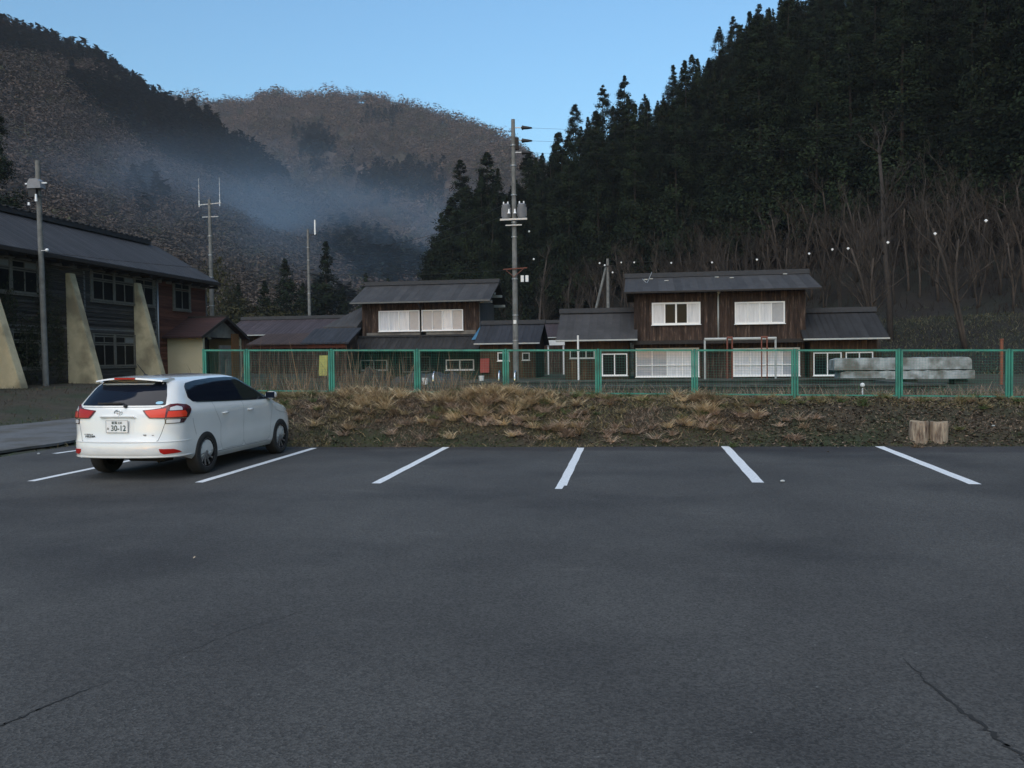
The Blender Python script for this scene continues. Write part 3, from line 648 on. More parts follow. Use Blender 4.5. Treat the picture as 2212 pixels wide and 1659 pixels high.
# ------------------------------------------------------------------ houses
def house_left():
    root = empty('timber_house', (-14.2, 55, .5), 'smaller two storey dark plank house with two adjoining upper windows, left of the utility pole', 'house')
    Y = 53.0; W = Wall((0, Y, 0), (1, 0, 0), (0, -1, 0))
    gable_body(root, -18.19, -10.37, Y, Y + 5.3, 2.4, 5.45, Y + 2.65, 6.55, M['wood'])
    q = MB(); q.box(-10.365, -10.34, Y + .003, Y + 5.29, 2.5, 5.44); q.build('side_cladding', M['greywall'], root)
    b = MB(); b.box(-18.4, -10.1, Y + .02, Y + 5.2, .2, 2.9); b.build('lower_wall', M['darkgreenwall'], root)
    gable_roof_x(root, -18.75, -10.0 + .5, Y - .75, Y + 2.65, Y + 6.05, 5.28, 6.66, M['roof_x'])
    # pent roof over the ground floor
    p = MB(); p.prism([(-18.5, Y, 3.02), (-18.5, Y - 1.7, 2.2), (-18.5, Y - 1.7, 2.3), (-18.5, Y, 3.12)], (8.4, 0, 0)); pr = p.build('pent_roof', M['roof_dark'], root)
    p = MB(); p.box(-18.5, -10.1, Y - .12, Y - .02, 3.125, 3.24); p.build('roof_flashing', M['ridge'], pr)
    p = MB(); p.box(-17.9, -13.9, Y - .018, Y - .003, 3.25, 3.42); p.box(-14.3, -10.6, Y - .018, Y - .003, 3.25, 3.5); p.build('plaster_patch', M['stain'], root)
    for (a, c) in ((-17.05, -14.3), (-14.16, -11.42)):
        panes = ['curtain', 'curtain', 'curtain', 'curtain2'] if a < -15 else ['curtain2', 'curtain2', 'curtain', 'curtain2']
        window(W, root, a, c, 3.5, 4.84, panes, ft=.06, d=.07)
    window(Wall((0, Y + .02, 0), (1, 0, 0), (0, -1, 0)), root, -18.35, -16.53, .97, 1.65, ['oldglass', 'oldglass'], ft=.06, d=.06, fm='gframe')
    window(Wall((0, Y + .02, 0), (1, 0, 0), (0, -1, 0)), root, -12.61, -10.75, .93, 1.62, ['oldglass', 'oldglass'], ft=.07, d=.06)
    window(Wall((0, Y + .02, 0), (1, 0, 0), (0, -1, 0)), root, -15.48, -13.64, .85, 1.83, ['oldglass', 'oldglass'], ft=.05, d=.05, fm='trim')
    q = MB(); q.path([(-14.2, Y - .78, 5.3), (-14.2, Y - .5, 5.15), (-14.23, Y - .09, 4.98), (-14.23, Y - .09, 3.05), (-14.3, Y - 1.6, 2.3), (-14.3, Y - 1.68, 2.1)], .05, n=8); q.build('downpipe', M['dark'], root, smooth=True)
    q = MB()
    for yy, zz in ((Y + .1, 5.35), (Y + 1.3, 5.95), (Y + 4.0, 5.95), (Y + 5.2, 5.35)): q.box(-10.34, -9.55, yy, yy + .16, zz - .12, zz + .05)
    q.build('purlin_end', M['gframe'], root)
    q = MB(); q.bar((-18.75, Y - .78, 5.33), (-9.5, Y - .78, 5.33), .07, .09); q.build('gutter', M['trim'], root)
    q = MB(); q.prism([(-10.33, Y - .02, 4.0), (-10.33, Y - .02, 3.7), (-10.75, Y - .75, 2.85), (-10.1, Y - .75, 2.9)], (0, -.02, 0)); q.build('blue_sheet', M['blue'], root)
    # left annex with hipped grey roof and a low lean-to
    b = MB(); b.box(-20.0, -18.42, 52.6, 56, .2, 3.95); b.build('annex_wall', M['wood'], root)
    r = MB(); r.add([(-20.5, 52, 3.82), (-18.2, 52, 3.82), (-18.2, 55, 5.25), (-18.9, 55, 5.25), (-20.5, 58, 3.82), (-18.2, 58, 3.82),
                     (-20.5, 52, 3.72), (-18.2, 52, 3.72), (-18.2, 58, 3.72), (-20.5, 58, 3.72)],
                    [(0, 1, 2, 3), (0, 3, 4), (3, 2, 5, 4), (6, 7, 1, 0), (7, 8, 5, 2, 1), (8, 9, 4, 5), (9, 6, 0, 4), (6, 9, 8, 7)])
    r.build('annex_roof', M['roof_x'], root)
    return root
house_left()
def simple_shed(name, label, x0, x1, yf, yb, zf, ze, zr, roofm, wallm, over=.4, wins=(), boards=(), cat='shed', roofname='roof'):
    root = empty(name, ((x0 + x1) / 2, (yf + yb) / 2, zf), label, cat)
    ym = (yf + yb) / 2
    gable_body(root, x0, x1, yf, yb, zf, ze, ym, zr - .12, wallm)
    gable_roof_x(root, x0 - over, x1 + over, yf - over * 1.4, ym, yb + over * 1.4, ze - .12, zr, roofm)
    W = Wall((0, yf, 0), (1, 0, 0), (0, -1, 0))
    for (a, c, z0, z1, panes, fm) in wins: window(W, root, a, c, z0, z1, panes, fm=fm, ft=.055, d=.05)
    q = MB(); q.bar((x0 - over, yf - over * 1.45, ze - .06), (x1 + over, yf - over * 1.45, ze - .06), .06, .08); q.build('gutter', M['gframe'], root)
    return root
def leanto(name, label, x0, x1, yf, yb, zf, zb, ground, roofm, wallm):
    root = empty(name, ((x0 + x1) / 2, yf, ground), label, 'shed')
    b = MB(); b.prism([(x0, yf + .5, ground), (x0, yb, ground), (x0, yb, zb - .1), (x0, yf + .5, zf + .06)], (x1 - x0, 0, 0)); b.build('wall', wallm, root)
    r = MB(); r.prism([(x0 - .3, yf, zf), (x0 - .3, yb, zb), (x0 - .3, yb, zb + .09), (x0 - .3, yf, zf + .09)], (x1 - x0 + .6, 0, 0)); r.build('roof', roofm, root)
    q = MB(); q.box(x0, x1, yf + .3, yf + .46, zf - .22, zf - .02); q.build('eave_shadow_strip', M['rust'], root)  # rust red strip built in place of the shadow below the eave
leanto('lean_to_shed', 'low shed with blue grey roof at the left foot of the smaller house', -20.5, -18.0, 49, 51.4, 2.66, 3.62, .3, M['roof_blue'], M['wood'])
simple_shed('long_shed', 'long low building with maroon tiled roof behind the tall dead reeds', -32.0, -23.6, 62.5, 68, .4, 3.75, 5.0, M['maroon'], M['wood'], over=.7)
leanto('rusty_shed', 'low shed with rust red corrugated roof in front of the maroon tiled building', -28.0, -23.2, 57, 60.4, 2.8, 3.65, .4, M['rustroof'], M['wood'])
simple_shed('annex_building', 'low annex with blue grey ribbed roof behind the foot of the tall pole', -9.8, -6.4, 50.2, 54.6, .3, 2.6, 3.72, M['roof_blue'], M['wood_warm'], over=.3,
            wins=((-8.72, -8.0, 1.5, 2.02, ['oldglass'], 'wframe'), (-7.22, -6.76, 1.52, 1.98, ['oldglass'], 'gframe')))
simple_shed('far_house', 'house with mottled purple roof tiles glimpsed between the two timber houses', -8.6, -4.2, 64, 68, .4, 3.25, 4.3, M['maroon'], M['wood'], over=.3)
q = MB(); q.box(-6.85, -5.55, 60, 60.06, 2.55, 2.92); q.box(-6.8, -6.7, 60.1, 60.16, .4, 2.6); q.box(-5.7, -5.6, 60.1, 60.16, .4, 2.6)
tag(q.build('white_board', M['white']), 'long white board standing below the purple tiled roof', 'board')
def house_right():
    root = empty('timber_house', (4, 49, .4), 'larger two storey dark plank house with two separate bright upper windows', 'house')
    Y = 46.0; W = Wall((0, Y, 0), (1, 0, 0), (0, -1, 0)); Wl = Wall((0, Y + .15, 0), (1, 0, 0), (0, -1, 0))
    gable_body(root, -.48, 8.42, Y, Y + 6.0, 2.5, 5.2, Y + 3.0, 6.0, M['wood'])
    b = MB(); b.box(-.5, 8.4, Y + .15, Y + 5.9, .2, 2.49); b.build('lower_wall', M['wood'], root)
    gable_roof_x(root, -.98, 9.1, Y - .75, Y + 3.0, Y + 6.75, 5.02, 6.1, M['roof_x'])
    q = MB(); q.bar((-.98, Y - .78, 5.06), (9.1, Y - .78, 5.06), .08, .09); q.build('gutter', M['dark'], root)
    q = MB(); q.box(-.6, 8.5, Y - .62, Y + .12, 2.34, 2.44); q.box(-.6, 8.5, Y - .64, Y - .56, 2.30, 2.50); q.build('lower_eave', M['dark'], root)
    window(W, root, .47, 3.03, 3.35, 4.54, ['curtain', 'glass', 'glass', 'curtain'], ft=.09, d=.08)
    window(W, root, 4.81, 7.37, 3.32, 4.48, ['curtain', 'curtain', 'curtain', 'curtain2'], ft=.075, d=.08)
    window(Wl, root, -.41, 2.96, .55, 2.10, ['curtain2', 'curtain2', 'curtain', 'curtain'], ft=.07, d=.09, rails=(.40,), name='sliding_door')
    window(Wl, root, 4.73, 8.15, .55, 2.04, ['curtain', 'curtain', 'curtain', 'curtain2'], ft=.07, d=.09, rails=(.40,), name='sliding_door')
    q = MB(); q.tube((3.95, Y - .08, 2.6), (3.95, Y - .08, 4.95), .045, n=8); q.ball((3.95, Y - .45, 5.0), .09, 8); q.build('downpipe', M['gframe'], root, smooth=True)
    random.seed(9)
    for k in range(6):
        q = MB(); x = random.uniform(0, 8.6); t = random.uniform(.05, .45); y = Y + 3 - 3.6 * t * .9; z = 6.1 - (3 - (y - Y)) * .288 + .12
        q.box(x, x + .22, y, y + .16, z, z + .05); q.build('roof_stone', M['gframe'], root)
    q = MB(); q.bar((1.35 - 1.1, Y + 1.4, 5.75), (1.5 - 1.0, Y + 1.6, 6.35), .03, .03); q.bar((.2, Y + 1.38, 5.75), (-.02, Y + 1.5, 5.98), .03, .03); q.build('aerial', M['steel'], root)
house_right()
simple_shed('house_annex', 'low annex with plain grey roof adjoining the left side of the larger house', -4.2, -.75, 45.7, 50, .3, 2.62, 4.1, M['roof_dark'] if False else M['roof_x'], M['wood_warm'], over=.45,
            wins=((-2.22, -.85, .65, 1.84, ['oldglass', 'oldglass'], 'wframe'), (-3.95, -2.6, 1.6, 2.08, ['oldglass'] * 3, 'gframe')))
simple_shed('house_annex', 'low annex with sagging dark roof adjoining the right side of the larger house', 8.6, 11.9, 45.7, 50, .3, 2.5, 3.86, M['roof_dark'], M['wood_warm'], over=.45,
            wins=((8.75, 10.15, .55, 1.76, ['glass', 'glass'], 'wframe'), (10.35, 11.7, .8, 1.76, ['glass', 'glass'], 'wframe')))
def washing_frame(name, label, x0, x1, y, z0, z1, m, cat, posts, r=.035):
    root = empty(name, ((x0 + x1) / 2, y, z0), label, cat)
    for x in posts:
        q = MB(); q.tube((x, y, z0), (x, y, z1 - r * .4), r, n=8); q.build('post', m, root, smooth=40)
    q = MB(); q.tube((x0, y, z1), (x1, y, z1), r * 1.4, n=8); q.build('rail', m, root, smooth=40)
washing_frame('pipe_frame', 'grey pipe frame standing in front of the larger house', 2.95, 6.34, 42, .35, 2.46, M['gframe'], 'pipe frame', (2.97, 6.3), .05)
washing_frame('rusty_pipe_stand', 'rust red double post frame nearest the middle of the larger house', 3.63, 3.88, 38, .35, 2.44, M['rust'], 'rusty frame', (3.65, 3.86), .035)
washing_frame('rusty_pipe_stand', 'rust red double post frame before the right sliding doors of the larger house', 5.08, 5.37, 38, .35, 2.44, M['rust'], 'rusty frame', (5.11, 5.34), .03)
q = MB(); q.tube((13.28, 34, .3), (13.28, 34, 2.1), .06, n=10); q.tube((13.28, 34, 2.1), (13.28, 34, 2.16), .075, n=10)
tag(q.build('rusty_post', M['orange'], smooth=40), 'single orange rusty post right of the white slab', 'post')
q = MB(); q.tube((-2.9, 38, .3), (-2.91, 38, 2.65), .045, n=10); q.tube((-2.9, 38, 1.9), (-2.9, 38, 1.98), .06, n=10)
tag(q.build('white_post', M['white'], smooth=40), 'thin white post left of the larger house', 'post')

# long painted concrete slab wall with rounded shoulder
def slab():
    root = empty('concrete_tank', (10.4, 36, .4), 'long low whitish concrete block with peeling paint behind the fence', 'concrete block')
    def outline(x0, x1, z0, z1, rr):
        p = [(x0, z0), (x1, z0)]
        for k in range(7):
            a = k / 6 * math.pi / 2; p.append((x1 - rr + rr * math.cos(a), z1 - rr + rr * math.sin(a)))
        n = 26
        for k in range(1, n):
            t = k / n; p.append((x1 - rr + (x0 + .1 - x1 + rr) * t, z1 + .018 * math.sin(k * 2.3)))
        p.append((x0 + .02, z1 - .06)); return p
    for x0, x1, z0, z1, rr, d in ((7.95, 13.08, .62, .955, .02, 0), (7.72, 12.98, 1.0, 1.48, .18, .03)):
        m = MB(); m.prism([(x, 36 + d, z) for x, z in outline(x0, x1, z0, z1, rr)], (0, 1.1 - d, 0))
        m.build('upper_course' if d else 'lower_course', M['slab'], root)
    m = MB()
    for x in (8.6, 10.5, 12.4): m.box(x, x + .5, 36.25, 36.9, .2, .619)
    m.build('support_block', M['oldconc'], root)
    m = MB(); m.box(8.1, 12.8, 36.12, 36.95, .956, .999); m.build('joint', M['dark'], root)
slab()
def pool():
    root = empty('water_tank', (1, 30, .3), 'low stained concrete pool wall behind the fence', 'pool')
    q = MB(); q.box(-7.5, 9, 27, 27.35, .1, .66); q.box(-7.5, 9, 33.65, 34, .1, .66); q.box(-7.5, -7.15, 27.35, 33.65, .1, .66); q.box(8.65, 9, 27.35, 33.65, .1, .66)
    q.build('wall', M['oldconc'], root)
    q = MB(); q.box(-7.55, 9.05, 26.93, 27.42, .665, .73); q.box(-7.55, 9.05, 33.58, 34.07, .665, .73); q.build('coping', M['oldconc'], root)
    q = MB(); q.box(-7.15, 8.65, 27.35, 33.65, .3, .5); q.build('water', M['water'], root)
pool()
def rail(x, lab):
    root = empty('pool_handrail', (x, 26.9, .35), lab, 'handrail')
    q = MB(); pts = [(x, 26.75, .3), (x, 26.75, 1.0)] + [(x, 26.95 - .2 * math.cos(a), 1.0 + .24 * math.sin(a)) for a in [k * math.pi / 8 for k in range(1, 8)]] + [(x, 27.15, 1.0), (x, 27.15, .9)]
    q.path(pts, .024, n=10); q.build('tube', M['chrome'], root, smooth=True)
    q = MB(); q.tube((x, 26.75, .3), (x, 26.75, .34), .06, n=12); q.build('foot_plate', M['steel'], root)
rail(-6.8, 'chrome pool handrail standing alone, nearest the house with two adjoining windows')
rail(-4.62, 'left chrome pool handrail of the pair beside the fence post by the tall pole')
rail(-4.10, 'right chrome pool handrail of the pair beside the fence post by the tall pole')
# clutter against the houses
def board(name, label, x0, x1, y, z0, z1, m, cat='board', th=.03):
    q = MB(); q.add([(x0, y, z0), (x1, y, z0), (x1, y + .12, z1), (x0, y + .12, z1), (x0, y + th, z0), (x1, y + th, z0), (x1, y + .12 + th, z1), (x0, y + .12 + th, z1)],
                    [(0, 1, 2, 3), (5, 4, 7, 6), (0, 4, 5, 1), (3, 2, 6, 7), (0, 3, 7, 4), (1, 5, 6, 2)])
    rot = tag(q.build(name, m), label, cat); return rot
board('red_board', 'red board leaning on the wall of the smaller house', -9.78, -9.22, 50.0, .80, 1.66, M['redboard'])
board('yellow_board', 'faded yellow board showing through the fence beside the dead reeds', *( (px(688, 780, 40).x, px(706, 780, 40).x, 40, .9, px(690, 768, 40).z) ), M['yellow'])
def tarp_pile(name, label, cx, cy, w, d, h, m, seed, cat):
    random.seed(seed); mb = MB(); n = 18; mm = 12; vs = []
    for j in range(mm + 1):
        for i in range(n + 1):
            u = i / n * 2 - 1; v = j / mm * 2 - 1; e = max(0, 1 - abs(u) ** 3) * max(0, 1 - abs(v) ** 3)
            z = h * e ** .5 * (.65 + .7 * mnoise.noise(Vector((u * 2.3 + seed, v * 2.1, seed)))) + .05 * mnoise.noise(Vector((u * 9, v * 9, seed)))
            vs.append((cx + u * w / 2, cy + v * d / 2, .28 + max(z, -.02)))
    mb.add(vs, [(j * (n + 1) + i, j * (n + 1) + i + 1, (j + 1) * (n + 1) + i + 1, (j + 1) * (n + 1) + i) for j in range(mm) for i in range(n)])
    tag(mb.build(name, m, smooth=30), label, cat)
tarp_pile('tarp_pile', 'black tarpaulin heap below the right lower window of the smaller house', -12.3, 47.5, 4.2, 2, .75, M['tarp'], 3, 'tarpaulin')
tarp_pile('tarp_pile', 'dark covered heap below the left lower window of the smaller house', -17.0, 49.5, 3.0, 2, .9, M['dark'], 6, 'heap')
for k, (x, y, lab) in enumerate(((px(1040, 815, 44).x, 44, 'small white bucket standing on the ground before the red board'), (px(918, 800, 40).x, 40, 'small white bucket left of the chrome handrail'), )):
    q = MB(); q.lathe((x, y, .42), (0, 0, 1), [(.0, 0), (.12, 0), (.15, .30), (.16, .30), (.16, .32), (.0, .32)], 14); tag(q.build('bucket', M['white'], smooth=40), lab, 'bucket')
P_ = px(1863, 832, 24)
q = MB(); q.ball((P_.x, 24, P_.z), .065, 12); q.tube((P_.x, 24, .3), (P_.x, 24, P_.z - .08), .02, n=6); tag(q.build('float_ball', M['white'], smooth=40), 'small white ball on a short stick behind the fence', 'ball')

# ------------------------------------------------------------------ cut logs at the edge of the asphalt
def stump(x, y, r, h, seed, label):
    random.seed(seed); root = empty('log_stump', (x, y, 0), label, 'tree stump', 'cut logs standing at the asphalt edge')
    n = 30; vs = []; prof = [(1.10, 0), (1.03, .25), (1.0, .5), (.98, .75), (.95, .97), (.90, 1.0)]
    rad = [1 + .07 * mnoise.noise(Vector((math.cos(2 * math.pi * k / n) * 1.6, math.sin(2 * math.pi * k / n) * 1.6, seed))) + .03 * random.random() for k in range(n)]
    for s, t in prof:
        for k in range(n):
            a = 2 * math.pi * k / n; vs.append((x + math.cos(a) * r * s * rad[k] + .02 * t, y + math.sin(a) * r * s * rad[k], h * t - .06 + .06 * t + .012 * math.sin(a * 2 + seed) * t))
    mb = MB(); mb.add(vs, [(j * n + k, j * n + (k + 1) % n, (j + 1) * n + (k + 1) % n, (j + 1) * n + k) for j in range(len(prof) - 1) for k in range(n)])
    mb.build('bark', M['stumpside'], root, smooth=50)
    t = MB(); t.add([vs[(len(prof) - 1) * n + k] for k in range(n)], [tuple(range(n))]); t.build('cut_top', M['stumptop'], root)
stump(4.93, 16.22, .165, .42, 3, 'pale cut log standing at the asphalt edge, left of the pair')
stump(5.262, 16.20, .16, .41, 8, 'browner cut log standing at the asphalt edge, right of the pair')
# pebbles
random.seed(12)
for x, y, lab in ((-10.9, 13.75, 'small pale stone lying at the left asphalt edge'), (1.77, 11.25, 'tiny pale stone lying right of the fourth full bay line'), (6.35, 16.6, 'white scrap lying on the grass right of the logs')):
    q = MB(); q.ball((x, y, .02 + (float(G(x, y)) if y > 16 else 0)), .026, 8, (1.3, .8, .6)); tag(q.build('pebble', M['slab'], smooth=True), lab, 'stone')

# ------------------------------------------------------------------ poles and cables
def pole(name, label, x, y, z0, z1, r0, r1, lean=0, cat='utility pole', m='concrete'):
    root = empty(name, (x, y, z0), label, cat)
    q = MB(); n = 9
    q.path([(x + lean * t / n, y, z0 - .3 + (z1 - z0 + .3) * t / n) for t in range(n + 1)], [r0 + (r1 - r0) * t / n for t in range(n + 1)], n=16)
    q.build('shaft', M[m], root, smooth=50)
    return root
def bands(root, x, y, zs, r):
    for z in zs:
        q = MB(); q.lathe((x, y, z), (0, 0, 1), [(r, 0), (r + .012, 0), (r + .012, .06), (r, .06)], 16); q.build('band', M['steel'], root, smooth=40)
mp_ = pole('utility_pole', 'tall concrete utility pole with transformers in the middle of the view', -6.97, 46, .3, 14.75, .17, .105)
px0, py0 = -6.97, 46
bands(mp_, px0, py0, (2.6, 4.0, 6.0, 8.3, 9.1, 10.6, 12.2, 13.3), .155)
for s, w in ((-1, .5), (1, .6)):
    c = px0 + s * .44
    q = MB(); q.lathe((c, py0 - .02, 9.35), (0, 0, 1), [(.02, 0), (.21, .0), (.23, .04), (.23, .66), (.24, .68), (.24, .74), (.12, .80), (.02, .80)], 20)
    tr = q.build('transformer', M['tcan'], mp_, smooth=40)
    q = MB()
    for k in range(9):
        a = k / 9 * 2 * math.pi; q.bar((c + math.cos(a) * .23, py0 + math.sin(a) * .23, 9.45), (c + math.cos(a) * .23, py0 + math.sin(a) * .23, 9.95), .015, .06)
    q.build('cooling_fin', M['tcan'], tr)
    for k in (-1, 1):
        q = MB(); q.lathe((c + k * .12, py0 - .12, 10.12), (0, 0, 1), [(.03, 0), (.055, .03), (.03, .06), (.05, .09), (.02, .13), (.0, .15)], 10); q.build('bushing', M['porcelain'], tr, smooth=40)
q = MB(); q.bar((px0 - .75, py0 - .2, 9.27), (px0 + .75, py0 - .2, 9.27), .1, .1); q.bar((px0 - .45, py0 - .2, 8.95), (px0 + .45, py0 - .2, 8.95), .08, .06); q.build('transformer_bracket', M['steel'], mp_)
for x in (-.24, .09):
    q = MB(); q.lathe((px0 + x, py0 - .3, 9.55), (0, 0, 1), [(.0, 0), (.09, .02), (.05, .12), (.04, .26), (.0, .28)], 12); q.build('cutout_fuse', M['porcelain'], mp_, smooth=40)
for z in (14.3, 13.6, 12.95):
    q = MB(); q.bar((px0, py0, z), (px0 + .45, py0 - .02, z - .02), .05, .05)
    q.build('arm', M['steel'], mp_)
    q = MB(); q.path([(px0 + .45, py0, z - .02), (px0 + .5, py0, z - .03), (px0 + .6, py0, z - .03), (px0 + .8, py0, z - .05), (px0 + 1.05, py0, z - .07)], [.03, .13, .10, .08, .04], n=10); q.build('insulator', M['cable'], mp_, smooth=True)
q = MB(); q.box(px0 + .12, px0 + .3, py0 - .1, py0 + .1, 13.1, 13.75); q.build('switch_box', M['dark'], mp_)
q = MB(); q.bar((px0 - .62, py0 - .18, 6.55), (px0 + .72, py0 - .18, 6.60), .05, .05); q.bar((px0 - .45, py0 - .18, 6.5), (px0, py0 - .18, 6.1), .03, .03); q.bar((px0 + .5, py0 - .18, 6.55), (px0, py0 - .18, 6.15), .03, .03); q.build('lower_arm', M['rust'], mp_)
for k in (0, 1):
    q = MB(); q.box(px0 + .34 + k * .26, px0 + .50 + k * .26, py0 - .1, py0 + .08, 5.85, 6.2); q.build('white_box', M['white'], mp_)
q = MB(); q.box(px0 - .08, px0 + .08, py0 - .19, py0 - .165, 3.55, 3.75); q.build('number_plate', M['white'], mp_)

ap = pole('aerial_pole', 'concrete pole with two whip aerials just beyond the school roof', -27.1, 50, .5, 11.95, .17, .09)
q = MB(); q.bar((-27.85, 50, 11.62), (-26.3, 50, 11.70), .06, .06); q.bar((-27.6, 50, 10.85), (-26.5, 50, 10.85), .06, .05); q.build('crossarm', M['steel'], ap)
for x in (-27.8, -26.4):
    q = MB(); q.tube((x, 50, 11.5), (x, 50, 11.9), .03, n=8); q.tube((x, 50, 11.9), (x, 50, 13.3), .014, .008, n=6); q.build('whip_aerial', M['porcelain'], ap, smooth=40)
bands(ap, -27.1, 50, (5.2, 7.0, 8.4, 9.6), .14)
q = MB(); q.tube((-27.1, 50, 3.6), (-27.1, 50, 4.35), .2, n=16); q.build('white_sleeve', M['gframe'], ap, smooth=40)
cp = pole('utility_pole', 'slender distant concrete pole with a white aerial tube behind the maroon roofed shed', -28.8, 70, .5, 13.1, .17, .10)
q = MB(); q.bar((-28.9, 70, 12.6), (-28.0, 70, 12.62), .08, .08); q.bar((-29.3, 70, 9.55), (-28.3, 70, 9.6), .08, .08); q.build('crossarm', M['dark'], cp)
q = MB(); q.tube((-28.15, 70, 12.6), (-28.15, 70, 13.9), .07, n=10); q.build('aerial_tube', M['porcelain'], cp, smooth=40)
bands(cp, -28.8, 70, (7.5, 10.4, 11.5), .13)
lp = pole('utility_pole', 'weathered pole with a grey lamp housing in front of the school facade', -25.0, 32.1, .3, 10.2, .125, .10, lean=-.1)
X0, Y0 = -25.08, 32.05
q = MB(); q.prism([(X0 - .32, Y0 - .25, 9.0), (X0 + .32, Y0 - .25, 9.0), (X0 + .27, Y0 - .25, 9.28), (X0 + .12, Y0 - .25, 9.4), (X0 - .2, Y0 - .25, 9.4), (X0 - .3, Y0 - .25, 9.25)], (0, .3, 0)); hb = q.build('transformer_housing', M['tcan'], lp)
q = MB(); q.bar((X0 - .5, Y0 - .1, 9.22), (X0 + .5, Y0 - .1, 9.22), .05, .05); q.build('crossarm', M['porcelain'], lp)
q = MB(); q.path([(X0 - .48, Y0, 9.2), (X0 - .42, Y0, 8.85), (X0 - .25, Y0, 8.6), (X0, Y0 - .1, 8.75), (X0 + .3, Y0, 8.6), (X0 + .45, Y0, 9.2)], .02, n=6); q.box(X0 - .3, X0 + .05, Y0 - .2, Y0 - .05, 8.65, 8.98); q.build('cable_loop', M['cable'], lp)
for dx, dz in ((.06, 8.45), (-.28, 8.3)):
    q = MB(); q.tube((X0 + dx, Y0 - .2, dz), (X0 + dx, Y0 - .2, dz + (.3 if dx > 0 else .12)), .055, .04, n=10); q.build('insulator', M['porcelain'], lp, smooth=40)
q = MB(); q.ball((X0 + .42, Y0 - .1, 6.42), .075, 10); q.bar((X0, Y0, 6.42), (X0 + .4, Y0 - .08, 6.42), .02, .02); q.build('knob_insulator', M['porcelain'], lp, smooth=40)
af = empty('braced_pole', (-3.1, 75, 4.4), 'short pole with a slanting brace behind the left annex roof of the larger house', 'utility pole')
q = MB(); q.tube((-3.05, 75, 3.6), (-3.05, 75, 10.35), .16, .12, n=12); q.build('shaft', M['concrete'], af, smooth=50)
q = MB(); q.tube((-4.55, 75, 4.2), (-3.2, 74.9, 9.6), .12, .11, n=12); q.build('brace', M['concrete'], af, smooth=50)
q = MB(); q.bar((-3.6, 74.8, 9.65), (-2.6, 74.8, 9.7), .08, .08); q.box(-2.95, -2.7, 74.7, 74.9, 9.2, 9.6); q.build('crossarm', M['dark'], af)
for x, z in ((-3.75, 9.95), (-2.62, 9.1), (-3.3, 9.75)):
    q = MB(); q.ball((x, 74.8, z), .09, 8); q.build('insulator', M['porcelain'], af, smooth=True)

def cable(a, b, sag, label, r=.012, n=24):
    a, b = Vector(a), Vector(b); pts = [a.lerp(b, t / n) - Vector((0, 0, sag * 4 * (t / n) * (1 - t / n))) for t in range(n + 1)]
    q = MB(); q.path(pts, r, n=5); return tag(q.build('overhead_cable', M['cable'], smooth=True), label, 'cable'), pts
for k, z in enumerate((14.23, 13.53, 12.88)):
    cable((px0 + 1.0, py0, z), (38, 74, z + 9), 1.5, ('topmost', 'middle', 'lowest')[k] + ' thin cable running right from the top of the tall pole', .006)
cable((-28.8, 70, 12.5), (px0, py0, 10.4), 1.6, 'upper of the two cables from the tall pole to the slender distant pole')
cable((-28.8, 70, 11.6), (px0, py0, 9.8), 1.4, 'lower of the two cables from the tall pole to the slender distant pole')
cable((X0, Y0, 6.4), (px0, py0, 6.55), .6, 'low cable sagging between the school pole and the bracket of the tall pole')
cable((-28.8, 70, 9.6), (-70, 64, 8.4), 1.5, 'cable running left from the slender distant pole')
# cable with white markers across the foot of the cedar hill
mk = [(1342, 567), (1370, 567), (1450, 568), (1538, 567), (1635, 561), (1748, 548), (1798, 539), (1832, 537), (1918, 524), (2020, 505), (2130, 477)]
pts = []
for i, (a, b) in enumerate(mk):
    Y = 58 - i * .8; p = px(a, b, Y); pts.append(p)
full = [px(1313, 565, 60)] + pts + [px(2300, 430, 48)]
q = MB(); q.path([p + Vector((0, 0, .08)) for p in full], .008, n=5); tag(q.build('marker_cable', M['cable'], smooth=True), 'thin cable strung with white markers before the bare trees', 'cable')
for i, p in enumerate(pts):
    q = MB(); s = .05 + .03 * i / 10; q.ball(p, s, 8, (.8, .8, 1.2)); q.box(p.x - s * 1.1, p.x + s * 1.1, p.y - .02, p.y + .02, p.z - s * .1, p.z + s * .5)
    o = q.build('cable_marker', M['porcelain'], smooth=40)
    lab = ['leftmost white marker on the cable, left above the roof of the larger house', 'second white marker from the left, above the left roof edge of the larger house', 'white marker above the left part of the larger roof', 'white marker above the middle of the larger roof',
           'white marker above the right part of the larger roof', 'white marker just right above the end of the larger roof', 'left one of the two close markers right of the larger house', 'right one of the two close markers right of the larger house',
           'white marker beside the tall pale trunk', 'second white marker from the right end of the cable', 'rightmost and highest white marker on the cable'][i]
    tag(o, lab, 'cable marker', 'white markers strung along the cable')
for i, (a, b) in enumerate(((1143, 500), (1153, 560))):
    p = px(a, b, 47); q = MB(); q.ball(p, .06, 8); tag(q.build('cable_marker', M['porcelain'], smooth=True), ('upper', 'lower')[i] + ' lone white insulator hanging right of the tall pole', 'cable marker')
